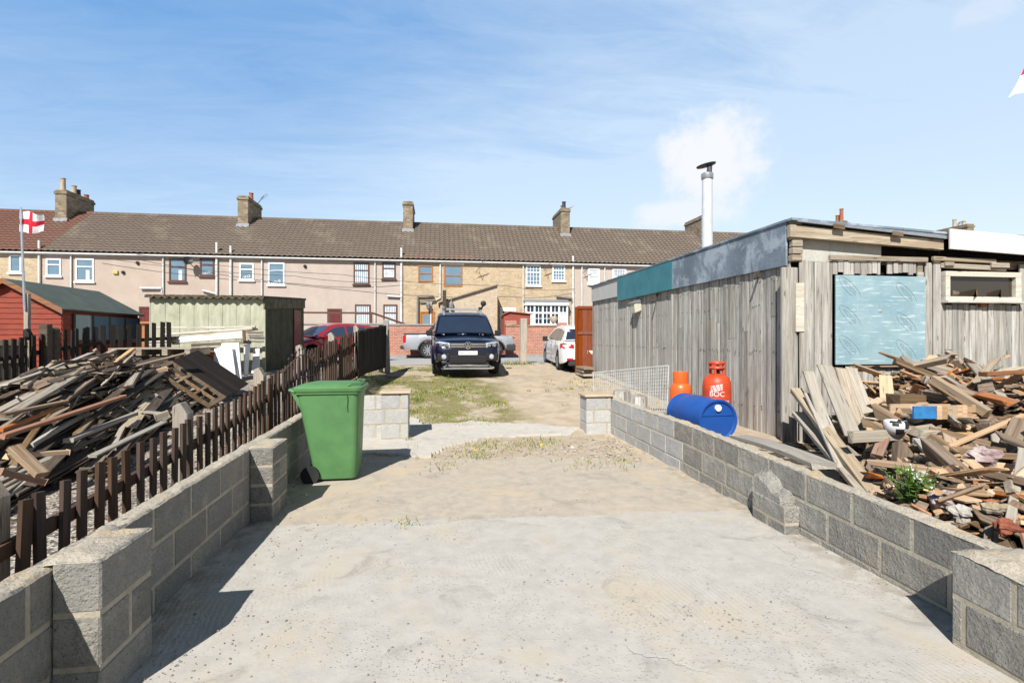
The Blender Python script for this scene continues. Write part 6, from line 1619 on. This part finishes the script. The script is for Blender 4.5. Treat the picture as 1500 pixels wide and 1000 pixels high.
b.build('window_frame', W_BROWN, dr, bevel=.003)
# ------------------------------------------------------------------ the timber pile
def lmound(x, y):
    e = ss(-3.65, -4.7, x) * ss(-7.2, -6.6, x) * ss(4.3, 5.8, y) * ss(10.0, 9.0, y)
    return e * (.34 + .62 * math.exp(-((x + 5.0) / .95) ** 2) * ss(5.0, 8.0, y))
b = MB(); xs_ = [-7.1 + i*.12 for i in range(31)]; ys_ = [4.3 + i*.12 for i in range(52)]
b.grid([[(x, y, gh(x, y) + lmound(x, y) * .6 + .05*noise.noise(Vector((x*5, y*5, 2))) - .01) for x in xs_] for y in ys_]); b.f = [f[::-1] for f in b.f]
tag(b.build('debris', M_DEB), 'dark litter of splinters and soil under the long timber pile', 'debris', kind='stuff')
ra = random.Random(101)
TK = {'grey weathered': W_GREY, 'dark brown': W_BROWN, 'nearly black': W_DARK, 'bleached pale': W_PALE, 'fresh tan': W_TAN, 'orange-stained': W_ORANGE}
def board_mesh(l, w, h, m, r, bend):
    b = MB(); rows = []
    for i in range(6):
        u = i/5; x = (u - .5)*l; z = bend * (1 - (2*u-1)**2); j = lambda: x + (r.uniform(-.03, .03) if i in (0, 5) else 0)
        rows.append([(j(), -w/2, z-h/2), (j(), w/2, z-h/2), (j(), w/2, z+h/2), (j(), -w/2, z+h/2)])
    b.grid(rows, closed=True); b.f += [[0,1,2,3], [23,22,21,20]]; b.mi += [0,0]
    return b.mesh('timber_board', m)
TM = {k: [board_mesh(ra.uniform(1.4, 3.4), ra.uniform(.05, .14), ra.choice((.018, .02, .025, .03, .045)), m, ra, ra.uniform(-.03, .05)) for _ in range(9)] for k, m in TK.items()}
W2 = ['grey weathered'] * 11 + ['dark brown'] * 13 + ['nearly black'] * 5 + ['bleached pale'] * 4 + ['fresh tan'] * 1 + ['orange-stained'] * 1
GP = 'boards of the left timber pile'
for i in range(330):
    u = ra.random() ** .7; x, y = ra.uniform(-6.9, -3.85), ra.uniform(5.0, 9.4); h = lmound(x, y)
    if h < .05: continue
    k = ra.choice(W2); me = ra.choice(TM[k]); o = bpy.data.objects.new('timber_board', me); COL.objects.link(o)
    yaw = PI/2 + .17 + ra.gauss(0, .05 + .06 * u)
    if y < 5.8: y = 5.9
    d_ = Vector((math.cos(yaw), math.sin(yaw), 0)); L2 = me.vertices[12].co.x if False else 1.1
    zf, zr_ = [gh(x + s*d_.x*L2, y + s*d_.y*L2) + u * (lmound(x + s*d_.x*L2*.7, y + s*d_.y*L2*.7) * .55 + h * .45) for s in (-1, 1)]
    pit = math.atan2(zr_ - zf, 2 * L2) + ra.gauss(0, .035)
    o.location = (x, y, (zf + zr_)/2 + .05); o.rotation_euler = (ra.gauss(0, .25), -pit, yaw)
    md = o.modifiers.new('b', 'BEVEL'); md.width = .003; md.segments = 1
    tag(o, k + ' board lying lengthwise in the left timber pile', 'board', GP)
def spot_l(r):
    x, y = r.uniform(-6.9, -3.6), r.uniform(4.6, 9.9); h = lmound(x, y)
    if h < .03: return None
    return Vector((x, y, gh(x, y) + h * r.uniform(.5, 1.0) + .03)), PI/2 + .17 + r.gauss(0, .16)
splinters('splinters', 'thin sticks and laths wedged through the left timber pile', 700, spot_l, .8, [W_GREY, W_BROWN, W_DARK, W_BROWN, W_PALE, W_DARK], 13)
SP = [
 (98, 583, 6.6, 195, 511, 8.6, .09, .05, W_TAN, 'fresh tan batten angled steeply across the top of the left pile'),
 (138, 552, 7.4, 270, 518, 8.8, .12, .04, W_BROWN, 'warm brown plank crossing the tan batten near the top of the pile'),
 (5, 612, 5.0, 120, 545, 7.0, .17, .05, W_GREY, 'wide grey-brown beam lying up the middle of the left pile'),
 (60, 575, 6.2, 130, 548, 7.1, .14, .05, W_TAN, 'squared tan beam end beside the wide grey-brown beam'),
 (35, 566, 6.2, 80, 530, 7.4, .07, .05, W_TAN, 'thin tan stick standing up at the back left of the pile'),
 (0, 640, 4.5, 180, 581, 6.4, .10, .05, W_ORANGE, 'long orange-brown rail lying in the middle of the left pile'),
 (0, 608, 4.7, 95, 588, 5.7, .10, .04, W_BROWN, 'brown plank edge-on at the left of the pile beside the picture edge'),
 (0, 630, 4.6, 90, 596, 5.6, .06, .04, W_ORANGE, 'thin orange-stained batten at the left edge of the pile'),
 (100, 645, 5.2, 197, 606, 6.6, .11, .05, W_PALE, 'straight pale plank on the near right flank of the left pile'),
 (135, 668, 5.2, 240, 618, 6.6, .12, .03, W_PALE, 'light-flecked plank lowest on the near right flank of the pile'),
 (20, 655, 4.3, 62, 695, 4.2, .13, .07, W_BROWN, 'thick brown beam end poking up at the near corner of the pile'),
 (0, 690, 4.2, 65, 706, 4.5, .09, .07, W_ORANGE, 'rusty orange beam lying flat at the near corner of the pile'),
 (8, 668, 4.6, 100, 662, 5.0, .10, .06, W_TAN, 'split tan log lying at the near corner of the pile'),
 (190, 552, 8.0, 245, 540, 8.4, .10, .10, W_TAN, 'mossy squared post end sticking out behind the dark door'),
 (186, 572, 7.6, 215, 562, 7.9, .11, .11, W_GREY, 'mossy square post end just left of the dark door'),
 (200, 602, 7.0, 245, 606, 7.0, .16, .03, W_PALE, 'white-topped flat board lying below the dark door'),
 (228, 612, 6.7, 246, 606, 6.8, .10, .13, W_GREY, 'short square block end below the dark door, left of the pale post'),
 (80, 615, 5.6, 180, 580, 6.9, .10, .03, W_PALE, 'pale board half way up the near flank of the left pile'),
 (130, 530, 8.2, 168, 514, 8.8, .10, .08, W_TAN, 'weathered tan stub on top at the back of the left pile'),
 (100, 606, 6.4, 158, 608, 6.5, .14, .03, W_PALE, 'short pale board lying crosswise in the left pile'),
]
for i, (a0, a1, a2, b0, b1, b2, w, t_, m, lab) in enumerate(SP): plank_obj('plank', at(a0, a1, a2), at(b0, b1, b2), w * .72, t_ * .72, m, lab, seed=50 + i)
for i in range(26):
    x, y = ra.uniform(-4.6, -3.5), ra.uniform(4.4, 6.4); o = bpy.data.objects.new('wood_offcut', ra.choice(mes[ra.choice(('grey', 'dark brown', 'fresh tan', 'pale'))])); COL.objects.link(o)
    s = ra.uniform(.5, .9); o.scale = (s, s, s); o.location = (x, y, gh(x, y) + .04 + .1 * ra.random()); o.rotation_euler = (ra.gauss(0, .2), ra.gauss(0, .15), PI/2 + ra.gauss(0, .7))
    tag(o, 'short offcut lying at the near foot of the left timber pile', 'offcut', 'offcuts at the foot of the left pile')
# brick by the dark door
q = on_z(305, 588, gh(-4, 9)); b = MB(); b.box((q.x, q.y, gh(q.x, q.y) + .08), (.14, .2, .13), Matrix.Rotation(.4, 3, 'Z')); tag(b.build('timber_block', W_TAN, None, bevel=.01), 'small tan block on the ground right of the dark tilted door', 'block')
# ------------------------------------------------------------------ left flagpole with the flag
f0 = at(40, 497, 9.4); fb_ = gh(f0.x, f0.y)
fp = empty('flagpole', (f0.x, f0.y, fb_), 'flagpole on a timber post flying a red-cross flag by the red shed', 'flagpole')
ztp = at(32, 305, 9.4).z - fb_; zmid = at(39, 430, 9.4).z - fb_
b = MB(); b.box((0, 0, zmid / 2), (.075, .075, zmid)); b.build('post', W_POST, fp, bevel=.006)
b = MB(); tilt = at(32, 305, 9.4) - at(38, 440, 9.4)
b.tube([(0, -.06, zmid - .3), (tilt.x, -.06 + tilt.y, ztp)], [.022, .016], 8); b.build('pole', M_STEEL, fp)
fl = flag_cloth(fp, .42, .37, 0, 1, .35, [M_FW, M_FR], .02)
top = at(31.5, 311, 9.4); fl.location = (top.x - f0.x + .01, top.y - f0.y - .06, top.z - fb_)
# bits seen through the back fence
for px, py, d_, w, h, m, lab, nm, cat in ((24, 520, 9.6, .2, .32, M_WHITE, 'white plastic tub half seen through the dark back fence', 'tub', 'tub'), (16, 522, 9.4, .12, .2, M_BLUE, 'blue bucket half seen through the dark back fence', 'bucket', 'bucket')):
    q = at(px, py, d_); b = MB(); b.lathe([(w*.4, -h), (w*.5, 0), (w*.52, .01), (w*.45, .012), (w*.38, -h*.9), (0, -h*.9)], 18, q); tag(b.build(nm, m, None, smooth=40), lab, cat)
# crossed rail fence at the far left
b = MB(); p, q = at(-60, 500, 8.2), at(38, 500, 8.9)
for i in range(9):
    v = p.lerp(q, i / 8); z0 = gh(v.x, v.y); b.cub(v.x - .045, v.x + .045, v.y, v.y + .02, z0, v.z + .02)
for dz in (-.02, -.32, -.75): b.bar(p + Vector((0, -.03, dz)), q + Vector((0, -.03, dz)), .03, .09)
tag(b.build('pallet_fence', W_GREY, None), 'grey fence panel made of pallet boards at the far left edge', 'fence')
q = at(67, 475, 9.3); b = MB(); b.cub(q.x - .07, q.x + .07, q.y - .07, q.y + .07, gh(q.x, q.y), q.z); tag(b.build('fence_post', W_DARK, None, bevel=.008), 'thick dark post standing above the back fence in front of the red shed', 'post')
q = at(78, 480, 9.5); b = MB(); b.lathe([(.1, -.7), (.1, -.03), (.07, 0), (0, .01)], 14, q); tag(b.build('bollard', W_DARK, None, smooth=40), 'round-topped dark post beside the thick dark post by the red shed', 'post')
